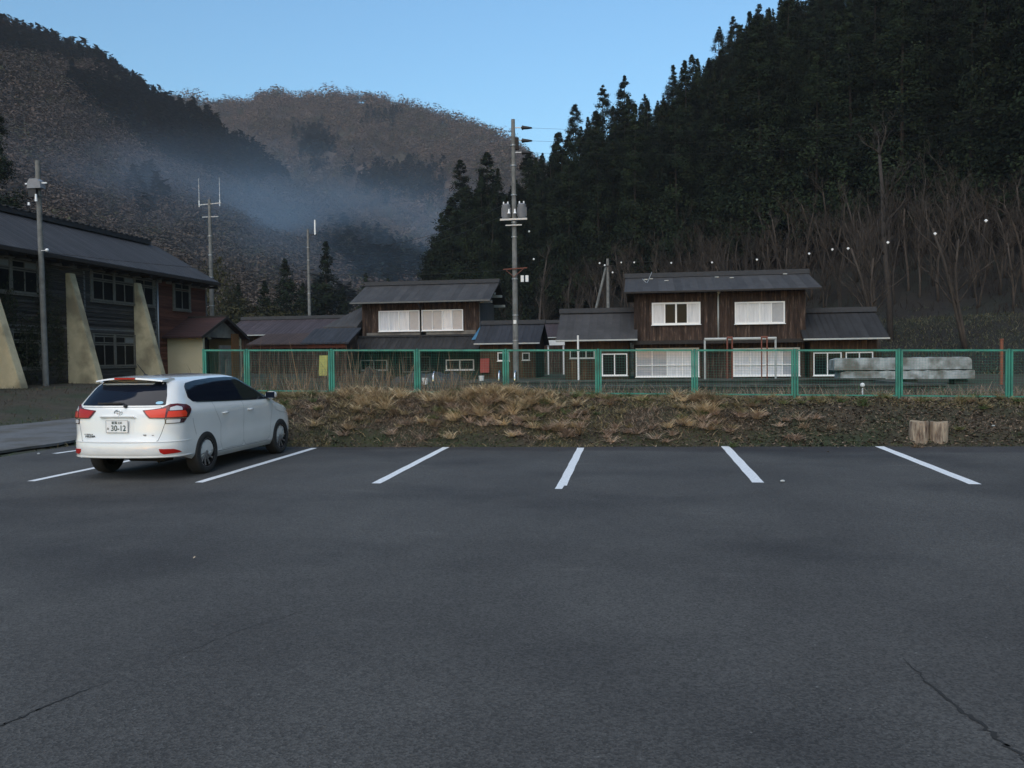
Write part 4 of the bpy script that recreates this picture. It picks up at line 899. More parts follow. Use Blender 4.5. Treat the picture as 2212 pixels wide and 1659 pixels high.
# ivy on the school pole and wall
rv_ = np.random.RandomState(88); IV = []
for (cx, cz, w, h, cnt) in ((33.3, 3.6, .55, 2.6, 1500), (32.2, 2.2, .9, 1.7, 1100), (31.0, 4.0, .7, 1.0, 600), (34.2, 2.4, .4, 2.0, 700)):
    IV.append(np.stack([-25.94 + rv_.rand(cnt) * .12, cx + rv_.randn(cnt) * w * .5, cz + rv_.randn(cnt) * h * .5], 1))
IV = np.concatenate(IV); IV = IV[(IV[:, 2] > .5) & (IV[:, 2] < 6.0)]; n = len(IV)
a = rv_.randn(n, 3); a[:, 0] *= .4; a /= np.linalg.norm(a, axis=1)[:, None]; b = np.cross(a, np.array([[1., .2, .1]])); sz = rv_.uniform(.03, .075, n)[:, None]
V = np.stack([IV - a * sz, IV - b * sz * .7, IV + a * sz, IV + b * sz * .7], 1).reshape(-1, 3)
tag(link('ivy', np_mesh('ivy', V, np.arange(n * 4).reshape(-1, 4), M['leafy'], np.repeat(tones(n, [(.030, .038, .016), (.045, .048, .022), (.05, .04, .025), (.02, .026, .012)], 89), 4, 0))), 'dark climbing ivy on the school boards behind the weathered pole', 'ivy', kind='stuff')
# ------------------------------------------------------------------ the white estate car
def hermite(xs, ys):
    xs = np.array(xs, float); ys = np.array(ys, float); d = np.gradient(ys, xs)
    s = np.diff(ys) / np.diff(xs)
    for i in range(len(xs)):      # monotone limiter
        l = s[i - 1] if i > 0 else s[0]; r = s[i] if i < len(s) else s[-1]
        if l * r <= 0: d[i] = 0
        else: d[i] = np.sign(l) * min(abs(d[i]), 2.5 * min(abs(l), abs(r)))
    def f(x):
        x = np.clip(x, xs[0], xs[-1]); i = np.clip(np.searchsorted(xs, x) - 1, 0, len(xs) - 2); h = xs[i + 1] - xs[i]; t = (x - xs[i]) / h
        return (2 * t**3 - 3 * t**2 + 1) * ys[i] + (t**3 - 2 * t**2 + t) * h * d[i] + (-2 * t**3 + 3 * t**2) * ys[i + 1] + (t**3 - t**2) * h * d[i + 1]
    return f
fw = hermite([.20, .26, .33, .45, .60, .75, .88, .96, 1.02, 1.10, 1.20, 1.30, 1.36, 1.40, 1.43, 1.455, 1.47, 1.478], [.775, .815, .835, .840, .842, .845, .846, .835, .805, .765, .720, .672, .640, .605, .54, .43, .25, .02])
fy0 = hermite([.20, .28, .34, .42, .50, .62, .80, .95, 1.04, 1.08, 1.20, 1.32, 1.40, 1.43, 1.455, 1.47, 1.478], [.16, .07, .012, .0, .004, .035, .055, .075, .10, .125, .225, .335, .43, .52, .68, 1.1, 1.9])
fy1 = hermite([.20, .30, .45, .60, .72, .82, .90, .96, 1.02, 1.10, 1.20, 1.30, 1.38, 1.42, 1.45, 1.47, 1.478], [4.32, 4.46, 4.50, 4.49, 4.42, 4.28, 4.02, 3.70, 3.45, 3.22, 3.0, 2.76, 2.56, 2.42, 2.22, 1.98, 1.95])
fLr = hermite([.2, .5, .9, 1.05, 1.3, 1.45, 1.478], [.45, .42, .36, .34, .30, .30, .04])
fLf = hermite([.2, .6, .9, 1.0, 1.3, 1.45, 1.478], [.8, .85, .9, .45, .4, .2, .02])
NE = 2.7
def outline(z, nc=22, ns=40):
    w, a, b, lr, lf = float(fw(z)), float(fy0(z)), float(fy1(z)), float(fLr(z)), float(fLf(z))
    P = []
    for k in range(nc + 1):
        t = (k / nc) * math.pi / 2; P.append((w * math.sin(t) ** (2 / NE), a + lr * (1 - math.cos(t) ** (2 / NE))))
    ya, yb = a + lr, b - lf
    for k in range(1, ns): P.append((w, ya + (yb - ya) * k / ns))
    for k in range(nc + 1):
        t = (1 - k / nc) * math.pi / 2; P.append((w * math.sin(t) ** (2 / NE), b - lf * (1 - math.cos(t) ** (2 / NE))))
    P = np.array(P); y = P[:, 1]
    # plan taper towards both ends and a shallow hollow along the doors
    f = 1 - (.035 + .28 * min(.4, max(0, z - 1.06))) * np.clip((1.5 - y) / 1.5, 0, 1) ** 2 - .06 * np.clip((y - 2.9) / 1.5, 0, 1) ** 2
    dw = .008 * math.exp(-((z - .62) / .12) ** 2) * np.exp(-((y - 2.2) / 1.0) ** 2)
    flare = .010 * np.exp(-((z - .40) / .22) ** 2) * (np.exp(-((y - .93) / .33) ** 2) + np.exp(-((y - 3.53) / .33) ** 2))
    P[:, 0] = P[:, 0] * f - dw * (P[:, 0] > .5 * w) + flare * (P[:, 0] > .7 * w)
    return P
def crown(z, y):
    if z < .335: return z + (.335 - z) * .9 * min(1, max(0, (.80 - y) / .45))
    return z - (.022 * ((y - 2.3) / 1.6) ** 2 if z > 1.3 else 0) * min(1, (z - 1.3) / .12 if z > 1.3 else 0)
ZL = [.20, .215, .235, .26, .29, .32, .35, .39, .43, .47, .52, .57, .62, .67, .72, .77, .81, .85, .88, .91, .935, .96, .985, 1.01, 1.035, 1.06, 1.09, 1.13, 1.17, 1.21, 1.25, 1.29, 1.32, 1.345, 1.365, 1.385, 1.40, 1.413, 1.425, 1.436, 1.446, 1.454, 1.461, 1.467, 1.4715, 1.475, 1.4775]
def car():
    cx, cy, yaw = -7.265, 10.68, R_(.3)
    root = empty('parked_car', (cx, cy, 0), 'white estate car parked between the two left bay lines, seen from behind', 'car')
    root.rotation_euler = (0, 0, yaw)
    def part(mb, name, mats, parent=None, smooth=False, fix=True):
        me = mb.mesh(name, mats, smooth, fix); o = bpy.data.objects.new(name, me); COL.objects.link(o); o.parent = parent or root; return o
    paint = mat('pearl_white_paint', (.80, .80, .785), .22, coat=1, var=(.77, .77, .755), scale=2)
    n = paint.node_tree; P = n.nodes['Principled BSDF']; lnk = P.inputs['Base Color'].links[0]; src = lnk.from_socket
    tcn = n.nodes.new('ShaderNodeTexCoord'); sp = n.nodes.new('ShaderNodeSeparateXYZ'); n.links.new(tcn.outputs['Object'], sp.inputs[0])
    nz = n.nodes.new('ShaderNodeTexNoise'); nz.inputs['Scale'].default_value = 5; nz.inputs['Detail'].default_value = 6
    ma = n.nodes.new('ShaderNodeMath'); ma.operation = 'MULTIPLY_ADD'; n.links.new(nz.outputs[0], ma.inputs[0]); ma.inputs[1].default_value = -.35; n.links.new(sp.outputs[2], ma.inputs[2])
    mr = n.nodes.new('ShaderNodeMapRange'); mr.inputs[1].default_value = .02; mr.inputs[2].default_value = .35; mr.inputs[3].default_value = .45; mr.inputs[4].default_value = 0; n.links.new(ma.outputs[0], mr.inputs[0])
    mx = n.nodes.new('ShaderNodeMix'); mx.data_type = 'RGBA'; mx.inputs[7].default_value = (.30, .26, .21, 1); n.links.new(mr.outputs[0], mx.inputs[0]); n.links.new(src, mx.inputs[6]); n.links.new(mx.outputs[2], P.inputs['Base Color'])
    C_ = dict(black=mat('black_trim', (.012, .012, .013), .45), glass=mat('tinted_glass', (.008, .011, .020), .05, spec=.3), fglass=mat('clear_side_glass', (.022, .026, .024), .06, spec=.35), rubber=mat('tyre_rubber', (.012, .012, .012), .85, var=(.02, .019, .018), scale=30),
              alloy=mat('alloy', (.34, .34, .35), .35, metallic=.7), gap=mat('panel_gap', (.09, .09, .095), .8), red=mat('red_lens', (.38, .012, .008), .3, coat=.25, spec=.3), redhot=mat('orange_red_lens', (.75, .05, .018), .3, coat=.25, spec=.3),
              reddk=mat('dark_red_lens', (.10, .008, .010), .25, coat=.3), clear=mat('clear_lens', (.62, .62, .63), .12, coat=1), plate=mat('plate_white', (.80, .80, .79), .45), ink=mat('plate_ink', (.02, .05, .04), .6), under=mat('underbody', (.012, .011, .010), .9),
              sticker=mat('blue_sticker', (.30, .55, .70), .5), smoke=mat('smoked_lens', (.05, .02, .025), .08, coat=1))
    # body
    rows = []
    for z in ZL:
        o = outline(z); half = [(x, y, crown(z, y)) for x, y in o]
        rows.append(half + [(-x, y, zz) for x, y, zz in half[-2:0:-1]])
    n = len(rows[0]); mb = MB(); vs = [p for r in rows for p in r]
    fs = [(j * n + k, j * n + (k + 1) % n, (j + 1) * n + (k + 1) % n, (j + 1) * n + k) for j in range(len(rows) - 1) for k in range(n)]
    fs += [tuple(range(n - 1, -1, -1)), tuple(range((len(rows) - 1) * n, len(rows) * n))]
    mb.add(vs, fs); body = part(mb, 'body', [paint, C_['under']], smooth=True)
    bvh = BVHTree.FromPolygons([Vector(v) for v in mb.v], mb.f)
    # wheel arches by boolean
    cut = MB()
    for wy in (.93, 3.53):
        for s in (-1, 1): cut.tube((s * .50, wy, .315), (s * 1.0, wy, .315), .362, n=48)
    cut.box(-.9, .9, .45, 4.1, .1, .235)
    co = bpy.data.objects.new('cut', cut.mesh('cut', C_['under'])); COL.objects.link(co)
    md = body.modifiers.new('b', 'BOOLEAN'); md.operation = 'DIFFERENCE'; md.object = co; md.solver = 'EXACT'; md.material_mode = 'TRANSFER'
    bpy.context.view_layer.update()
    me = bpy.data.meshes.new_from_object(body.evaluated_get(bpy.context.evaluated_depsgraph_get())); body.modifiers.clear(); body.data = me; bpy.data.objects.remove(co)
    me.set_sharp_from_angle(angle=R_(38)); me.name = 'body'
    # analytic rear parametrisation: (s, z) with s measured along the outline from the tail centre
    cache = {}
    def rear_pt(s, z):
        key = round(z, 4)
        if key not in cache:
            o = outline(z, 60, 20); d = np.r_[0, np.cumsum(np.hypot(*np.diff(o, axis=0).T))]; cache[key] = (o, d)
        o, d = cache[key]; a = abs(s); x = np.interp(a, d, o[:, 0]); y = np.interp(a, d, o[:, 1])
        return Vector((x * (1 if s >= 0 else -1), y, crown(z, y)))
    def rear(p, _=None):
        s, z = p; e = .004; a = rear_pt(s, z); t1 = rear_pt(s + e, z) - rear_pt(s - e, z); t2 = rear_pt(s, z + e) - rear_pt(s, z - e)
        nrm = t1.cross(t2).normalized(); return a, (nrm if nrm.dot(Vector((a.x, a.y - 2, 0))) > 0 else -nrm)
    def sidep(sg):
        def f(p):
            h = bvh.ray_cast(Vector((sg * 2, p[0], p[1])), Vector((-sg, 0, 0)))
            if h[0] is None: return Vector((sg * .6, p[0], p[1])), Vector((sg, 0, 0))
            nr = h[1]; nr = nr if nr.x * sg > 0 else -nr
            return h[0], Vector((nr.x, nr.y * .3, nr.z)).normalized()
        return f
    def fillet(poly, r, n=5):
        out = []; N = len(poly)
        for i in range(N):
            a, b, c = Vector(poly[i - 1]), Vector(poly[i]), Vector(poly[(i + 1) % N]); rr = r[i] if hasattr(r, '__len__') else r
            la, lc = (a - b).length, (c - b).length; rr = min(rr, la * .48, lc * .48); p, q = b + (a - b).normalized() * rr, b + (c - b).normalized() * rr
            for k in range(n + 1):
                t = k / n; out.append(tuple((1 - t) ** 2 * p + 2 * t * (1 - t) * b + t * t * q))
        return out
    def inside(p, poly):
        c = False; j = len(poly) - 1
        for i in range(len(poly)):
            if (poly[i][1] > p[1]) != (poly[j][1] > p[1]) and p[0] < (poly[j][0] - poly[i][0]) * (p[1] - poly[i][1]) / (poly[j][1] - poly[i][1]) + poly[i][0]: c = not c
            j = i
        return c
    def patch(mb, poly, proj, off, step=.05, thick=.006):
        pts = []
        for i in range(len(poly)):
            a, b = Vector(poly[i]), Vector(poly[(i + 1) % len(poly)]); L = (b - a).length
            if L < 1e-5: continue
            m = max(1, int(math.ceil(L / step)))
            for k in range(m): pts.append(tuple(a.lerp(b, k / m)))
        nb = len(pts); xs_ = [p[0] for p in pts]; zs_ = [p[1] for p in pts]; inn = []
        gx = np.arange(min(xs_) + step * .5, max(xs_), step); gz = np.arange(min(zs_) + step * .5, max(zs_), step)
        bp = np.array(pts)
        for u in gx:
            for v in gz:
                if inside((u, v), pts) and np.min(np.hypot(bp[:, 0] - u, bp[:, 1] - v)) > step * .45: inn.append((u, v))
        res = delaunay_2d_cdt([Vector(p) for p in pts + inn], [(i, (i + 1) % nb) for i in range(nb)], [], 1, 1e-6)
        V2, F = res[0], res[2]; top = []; bot = []
        for p in V2:
            a, nr = proj((p.x, p.y)); top.append(a + nr * off); bot.append(a + nr * (off - thick))
        # orientation
        f0 = F[0]; nn = (top[f0[1]] - top[f0[0]]).cross(top[f0[2]] - top[f0[0]]); flip = nn.dot(proj((V2[f0[0]].x, V2[f0[0]].y))[1]) < 0
        F = [tuple(reversed(f)) if flip else tuple(f) for f in F]
        ec = {}
        for f in F:
            for i in range(len(f)): ec[(f[i], f[(i + 1) % len(f)])] = 1
        n0 = len(top); sk = [(b, a, a + n0, b + n0) for (a, b) in ec if (b, a) not in ec]
        mb.add(top + bot, list(F) + sk)
    def P1(name, poly, proj, off, m, r=.0, parent=None, step=.05, thick=.006):
        q = MB(); patch(q, fillet(poly, r) if r else poly, proj, off, step, thick); return part(q, name, m, parent, smooth=35, fix=False)
    def stroke(name, pts, proj, off, w, m, parent=None):
        "thin strip along a polyline in patch space"
        q = MB(); L = []; P2 = []
        for i in range(len(pts) - 1):
            a, b = Vector(pts[i]), Vector(pts[i + 1]); k = max(1, int((b - a).length / .04)); P2 += [a.lerp(b, t / k) for t in range(k)]
        P2.append(Vector(pts[-1])); vs = []
        for i, p in enumerate(P2):
            d = (P2[min(i + 1, len(P2) - 1)] - P2[max(i - 1, 0)]).normalized(); nn = Vector((-d.y, d.x)) * w / 2
            for e in (-1, 1):
                a, nr = proj(tuple(p + nn * e)); vs.append(a + nr * off)
        q.add(vs, [(2 * i, 2 * i + 1, 2 * i + 3, 2 * i + 2) for i in range(len(P2) - 1)]); return part(q, name, m, parent)
    # rear screen, tailgate outline
    tg = P1('tailgate_window', [(-.655, 1.052), (.655, 1.052), (.615, 1.18), (.545, 1.325), (.49, 1.395), (-.49, 1.395), (-.545, 1.325), (-.615, 1.18)], rear, .004, C_['glass'], .03)
    hatch = stroke('tailgate', [(-.60, 1.03), (-.665, .84), (-.665, .80), (-.62, .66), (-.585, .565), (-.55, .545), (.55, .545), (.585, .565), (.62, .66), (.665, .80), (.665, .84), (.60, 1.03)], rear, .0015, .007, C_['gap'])
    stroke('upper_seam', [(-.60, 1.03), (.60, 1.03)], rear, .0015, .006, C_['gap'], hatch)
    # garnish above the plate
    q = MB(); q.prism([(-.27, .045, .885), (.27, .045, .885), (.25, .035, .905), (-.25, .035, .905)], (0, .05, 0)); part(q, 'plate_garnish', paint, hatch)
    P1('plate_recess', [(-.235, .66), (.235, .66), (.245, .872), (-.245, .872)], rear, .0012, mat('recess_paint', (.74, .74, .73), .3, coat=1), .02, hatch)
    # number plate
    bx = rear_pt(0, .765).y
    q = MB(); q.box(-.165, .165, bx - .022, bx - .010, .682, .847); pl = part(q, 'number_plate', C_['plate'])
    q = MB()
    for a in ((-.168, .168, .679, .684), (-.168, .168, .845, .850), (-.168, -.163, .684, .845), (.163, .168, .684, .845)): q.box(a[0], a[1], bx - .0245, bx - .0165, a[2], a[3])
    part(q, 'plate_rim', C_['alloy'], pl)
    def text(s, x, z, size, y, m, parent, name='lettering', sx=1, bold=0, rot=None):
        cu = bpy.data.curves.new('t', 'FONT'); cu.body = s; cu.size = size; cu.align_x = 'CENTER'; cu.align_y = 'CENTER'; cu.extrude = .0012; cu.offset = bold
        to = bpy.data.objects.new('t', cu); COL.objects.link(to); bpy.context.view_layer.update()
        me = bpy.data.meshes.new_from_object(to.evaluated_get(bpy.context.evaluated_depsgraph_get())); bpy.data.objects.remove(to)
        me.transform(Matrix.Translation((x, y, z)) @ Matrix.Rotation(math.pi / 2, 4, 'X') @ Matrix.Diagonal((sx, 1, 1, 1)))
        me.materials.clear(); me.materials.append(m); o = bpy.data.objects.new(name, me); COL.objects.link(o); o.parent = parent; return o
    yt = bx - .0235
    text('30-12', .022, .738, .108, yt, C_['ink'], pl, 'plate_number', .92, .0016)
    text('み', -.135, .733, .036, yt, C_['ink'], pl, 'plate_kana', 1, .0006)
    text('新潟 530', .0, .814, .042, yt, C_['ink'], pl, 'plate_region', 1.0, .0006)
    # emblem: three interlocking ovals
    ey = rear_pt(0, .955).y - .008
    def oval(cx_, cz, a, b, r, vertical=False):
        q = MB(); pts = [(cx_ + a * math.cos(t), ey, cz + b * math.sin(t)) for t in [2 * math.pi * k / 28 for k in range(29)]]; q.path(pts, r, 6); return q
    q = oval(0, .955, .060, .040, .006); q2 = oval(0, .955, .019, .036, .005); q3 = oval(0, .972, .040, .015, .005)
    q.add(q2.v, q2.f); q.add(q3.v, q3.f); part(q, 'emblem', C_['chrome'] if 'chrome' in C_ else M['chrome'], smooth=True)
    def flat_y(x, z): return rear_pt(x, z).y - .004
    text('COROLLA', -.455, .650, .026, flat_y(-.40, .65) , C_['black'], hatch, 'badge', 1.1, .0006)
    text('FIELDER', -.425, .622, .036, flat_y(-.37, .62), C_['black'], hatch, 'badge', 1.2, .001)
    q = MB(); q.box(.37, .42, flat_y(.42, .64) - .003, flat_y(.42, .64) + .01, .630, .652); q.box(.43, .52, flat_y(.52, .64) - .003, flat_y(.52, .64) + .012, .632, .644); part(q, 'trim_badge', C_['alloy'], hatch)
    # lamps: each a lens cluster wrapping the corner
    for s in (-1, 1):
        F = lambda pts: [(s * a, b) for a, b in pts] if s > 0 else [(s * a, b) for a, b in pts][::-1]
        ll = P1('tail_light', F([(.355, .985), (.40, .925), (.455, .872), (.60, .868), (1.015, .868), (1.06, .90), (1.11, .965), (1.09, 1.01), (1.0, 1.045), (.80, 1.065), (.705, 1.06), (.60, 1.012), (.48, .996)]), rear, .012, C_['reddk'], .012, step=.035, thick=.016)
        P1('red_lens', F([(.385, .978), (.425, .925), (.468, .885), (.665, .882), (.672, 1.005), (.60, .997), (.48, .985)]), rear, .016, C_['redhot'] if s > 0 else C_['red'], .01, ll, .035, .006)
        P1('outer_lens', F([(.685, .885), (.97, .885), (.99, .93), (.95, .965), (.70, .965)]), rear, .016, C_['redhot'] if s > 0 else C_['red'], .01, ll, .035, .006)
        P1('indicator_lens', F([(.715, .975), (.90, .975), (.885, 1.015), (.80, 1.035), (.72, 1.015)]), rear, .016, C_['clear'], .012, ll, .03, .006)
        P1('smoked_end', F([(.985, .885), (1.01, .885), (1.085, .962), (1.06, .99), (.965, .975), (1.0, .93)]), rear, .015, C_['smoke'], .008, ll, .03, .006)
        rv = P1('reversing_light', F([(.665, .792), (.93, .800), (1.0, .862), (.668, .862)]), rear, .008, C_['smoke'], .01, step=.035, thick=.012)
        P1('clear_lens', F([(.68, .802), (.86, .806), (.87, .853), (.682, .853)]), rear, .012, C_['clear'], .012, rv, .03, .006)
        P1('reflector', F([(.60, .448), (.615, .398), (.66, .372), (.92, .385), (.88, .412), (.80, .440)]), rear, .006, C_['red'], .012, step=.035, thick=.01)
        stroke('bumper_seam', F([(1.16, .845), (1.20, .72), (1.24, .64), (1.26, .60)]) if s > 0 else F([(1.16, .845), (1.20, .72), (1.24, .64), (1.26, .60)])[::-1], rear, .0012, .006, C_['gap'], body)
    # bumper lip and lower crease
    def lip(z0, out, th, smax, name, m):
        q = MB(); vs = []; S = [smax * (k / 30 * 2 - 1) for k in range(31)]
        for s_ in S:
            e = math.sqrt(max(0, 1 - (abs(s_) / smax) ** 4)); a, nr = rear((s_, z0)); nr = Vector((nr.x, nr.y, 0)).normalized()
            vs += [a - nr * .01 + Vector((0, 0, th)), a + nr * out * e + Vector((0, 0, th * .35)), a + nr * out * e + Vector((0, 0, -th * .35)), a - nr * .01 + Vector((0, 0, -th))]
        q.add(vs, [(4 * i + j, 4 * i + (j + 1) % 4, 4 * i + 4 + (j + 1) % 4, 4 * i + 4 + j) for i in range(30) for j in range(4)]); return part(q, name, m, body, smooth=30)
    lip(.545, .010, .014, 1.15, 'bumper_step', paint); lip(.335, .016, .018, 1.20, 'bumper_lip', paint)
    # spoiler and high brake light
    q = MB(); vs = []; NS = 24
    for k in range(NS + 1):
        u = k / NS * 2 - 1; x = u * .515; sh = .10 * abs(u) ** 2.5; dz = -.040 * u * u; e = 1 if abs(u) < .97 else .6
        vs += [(x, .235 + sh, 1.418 + dz), (x, .245 + sh, 1.440 + dz), (x, .42 + sh, 1.458 + dz * 1.0), (x, .66, 1.468 + dz * 1.15), (x, .66, 1.40 + dz), (x, .47 + sh * .5, 1.405 + dz), (x, .28 + sh, 1.416 + dz)]
    q.add(vs, [(7 * i + j, 7 * i + (j + 1) % 7, 7 * i + 7 + (j + 1) % 7, 7 * i + 7 + j) for i in range(NS) for j in range(7)] + [tuple(range(7)), tuple(range(7 * NS + 6, 7 * NS - 1, -1))])
    spn = part(q, 'spoiler', paint, smooth=40)
    q = MB(); q.box(-.155, .155, .228, .26, 1.416, 1.441); part(q, 'brake_light', C_['red'], spn)
    # wiper
    q = MB(); wy_ = rear_pt(.08, 1.05).y; q.ball((.10, wy_ - .02, 1.045), .028, 10); q.path([(.10, wy_ - .04, 1.05), (.05, wy_ + .005, 1.085), (-.10, wy_ + .0, 1.082)], [.014, .012, .007], 6)
    q.bar((.02, wy_ - .005, 1.085), (-.33, wy_ - .0, 1.083), .010, .022); part(q, 'rear_wiper', C_['black'], smooth=40)
    # oval sticker
    P1('window_sticker', [(.56 + .050 * math.cos(t), 1.082 + .020 * math.sin(t)) for t in [2 * math.pi * k / 16 for k in range(16)]], rear, .008, C_['sticker'], 0, tg, .03, .002)
    # side glass, doors, handles, mirrors
    for s in (-1, 1):
        pr = sidep(s); O = (lambda p: p) if s > 0 else (lambda p: p[::-1])
        dlo = [(.70, 1.075), (.62, 1.14), (.67, 1.30), (.74, 1.345), (1.0, 1.375), (1.5, 1.40), (2.0, 1.405), (2.35, 1.385), (2.62, 1.335), (2.95, 1.22), (3.22, 1.09), (3.36, 1.01), (2.6, 1.015), (1.6, 1.045), (.9, 1.07)]
        sur = P1('window_surround', O(dlo), pr, .008, C_['glass'], .02, step=.028, thick=.010)
        for nm, pg in (('rear_quarter_window', [(.72, 1.09), (.655, 1.145), (.70, 1.29), (.78, 1.325), (1.0, 1.353), (1.20, 1.362), (1.245, 1.07)]), ('rear_door_window', [(1.30, 1.068), (1.26, 1.365), (1.6, 1.382), (2.02, 1.385), (2.10, 1.042)]),
                       ('front_door_window', [(2.18, 1.038), (2.10, 1.383), (2.33, 1.365), (2.60, 1.315), (2.92, 1.20), (3.14, 1.095), (3.14, 1.03)])):
            P1(nm, O(pg), pr, .0095, C_['fglass'] if nm.startswith('front') else C_['glass'], .018, sur, .03, .0015)
        for nm, pts in (('front_door', [(2.13, 1.03), (2.14, .70), (2.12, .38), (2.20, .305), (3.0, .30), (3.10, .36), (3.17, .70), (3.24, 1.02)]), ('rear_door', [(1.20, 1.06), (1.22, .92), (1.38, .70), (1.36, .42), (1.42, .31), (2.08, .305), (2.12, .38)])):
            d = stroke(nm, pts, pr, .0015, .005, C_['gap'])
            hx = 2.27 if nm == 'front_door' else 1.42
            q = MB(); a, _n = pr((hx, .865)); b, _n = pr((hx + .17, .862)); q.path([a + Vector((-s * .01, 0, 0)), a + Vector((s * .022, .02, 0)), a.lerp(b, .5) + Vector((s * .030, 0, .002)), b + Vector((s * .022, -.02, 0)), b + Vector((-s * .01, 0, 0))], [.010, .013, .014, .013, .010], 8)
            part(q, 'handle', paint, d, smooth=True)
        stroke('sill_seam', [(1.30, .29), (3.1, .285)], pr, .0015, .007, C_['gap'], body)
        stroke('fuel_flap' if s < 0 else 'wing_seam', [(3.30, .98), (3.36, .80), (3.60, .74), (4.0, .70)] if s > 0 else [(1.0, .78), (1.15, .78), (1.15, .93), (1.0, .93), (1.0, .78)], pr, .0015, .004, C_['gap'], body)
        # mirror
        q = MB(); c = Vector((s * .905, 3.06, 1.07)); vs = []; N = 14; K = 9
        for i in range(K + 1):
            t = i / K; y = -.055 + .15 * t; rr = (1.0 if t < .35 else math.sqrt(max(0, 1 - ((t - .35) / .65) ** 2)))
            for k in range(N):
                a = 2 * math.pi * k / N; ca, sa = math.cos(a), math.sin(a)
                vs.append(c + Vector((s * .092 * rr * math.copysign(abs(ca) ** .7, ca), y, .062 * rr * math.copysign(abs(sa) ** .8, sa))))
        q.add(vs, [(i * N + k, i * N + (k + 1) % N, (i + 1) * N + (k + 1) % N, (i + 1) * N + k) for i in range(K) for k in range(N)] + [tuple(range(N))])
        mo = part(q, 'wing_mirror', paint, smooth=50)
        q = MB(); q.box(c.x - .082, c.x + .082, c.y - .062, c.y - .056, c.z - .052, c.z + .052); part(q, 'mirror_glass', C_['glass'], mo)
        q = MB(); q.prism([(s * .80, 3.09, .985), (s * .90, 3.10, 1.0), (s * .90, 3.10, 1.05), (s * .78, 3.09, 1.06)], (0, .07, 0)); part(q, 'mirror_stalk', C_['black'], mo)
        if s > 0: stroke('chrome_strip', [(.76, 1.068), (1.6, 1.040), (2.6, 1.012), (3.20, 1.005)], pr, .007, .010, M['chrome'], sur)
        # wheels
        for wy in (.93, 3.53):
            X = s * .765; ax = Vector((s, 0, 0)); q = MB()
            prof = [(.205, -.095), (.295, -.098), (.306, -.085), (.312, -.05), (.313, 0), (.312, .05), (.306, .082), (.292, .094), (.25, .097), (.215, .090), (.205, .08)]
            q.lathe((X, wy, .313), ax, prof, 48, closed=True); 
            wl = part(q, 'wheel', C_['rubber'], smooth=40)
            q = MB(); q.lathe((X, wy, .309), ax, [(.0, .02), (.10, .015), (.185, -.02), (.195, .06), (.208, .082), (.213, .09), (.203, .094), (.190, .082)], 48)
            part(q, 'rim', C_['black'] if False else mat('rim_barrel', (.010, .010, .011), .9, spec=.05), wl, smooth=40)
            q = MB()
            for k in range(10):
                a = 2 * math.pi * k / 10 + .1; d = Vector((0, math.cos(a), math.sin(a))); e = Vector((0, -math.sin(a), math.cos(a))); o = Vector((X, wy, .309))
                vs = []
                for rr, w_, h in ((.035, .010, .072), (.12, .007, .070), (.19, .009, .082), (.203, .012, .088)):
                    vs += [o + d * rr + e * w_ + ax * h, o + d * rr - e * w_ + ax * h, o + d * rr - e * w_ + ax * (h - .02), o + d * rr + e * w_ + ax * (h - .02)]
                q.add(vs, [(4 * i + j, 4 * i + (j + 1) % 4, 4 * i + 4 + (j + 1) % 4, 4 * i + 4 + j) for i in range(3) for j in range(4)])
            q.lathe((X, wy, .309), ax, [(.0, .078), (.03, .078), (.042, .070), (.045, .05)], 20)
            q.lathe((X, wy, .309), ax, [(.196, .084), (.203, .093), (.212, .091), (.214, .082)], 48)
            part(q, 'spokes', C_['alloy'], wl, smooth=40)
    # windscreen and front lamps (facing away)
    bv2 = bvh
    def front(p):
        h = bv2.ray_cast(Vector((p[0], 6, p[1])), Vector((0, -1, 0)))
        return (h[0], h[1] if h[1].y > 0 else -h[1]) if h[0] else (Vector((p[0], 3, p[1])), Vector((0, 1, 0)))
    P1('windscreen', [(-.62, 1.04), (-.50, 1.39), (.50, 1.39), (.62, 1.04)], front, .004, C_['glass'], .04)
    for s in (-1, 1): P1('headlight', [(s * .48, .70), (s * .46, .76), (s * .70, .84), (s * .72, .74)], front, .008, C_['clear'], .02)
    P1('grille', [(-.42, .42), (-.45, .62), (.45, .62), (.42, .42)], front, .006, C_['black'], .03)
    # aerial, underbody, exhaust
    q = MB(); q.lathe((-.02, .78, 1.462), (0, 0, 1), [(.035, 0), (.03, .012), (.012, .02), (.0, .02)], 12); q.tube((-.02, .78, 1.475), (-.07, .66, 1.63), .008, .004, n=8); part(q, 'roof_aerial', C_['black'], smooth=40)
    q = MB(); q.box(-.68, .68, 1.3, 4.1, .20, .30); q.box(-.60, .60, .55, 1.29, .29, .34); q.tube((-.05, .42, .31), (.50, .42, .31), .075, n=16); q.tube((.42, .35, .24), (.42, .7, .24), .022, n=12); q.box(-.66, .66, .90, .96, .24, .32); part(q, 'underbody', C_['under'])
    q = MB(); 
    for s in (-1, 1): q.box(s * .45 - .09, s * .45 + .09, 1.25, 1.27, .16, .3)
    part(q, 'mud_flap', C_['black'])
car()
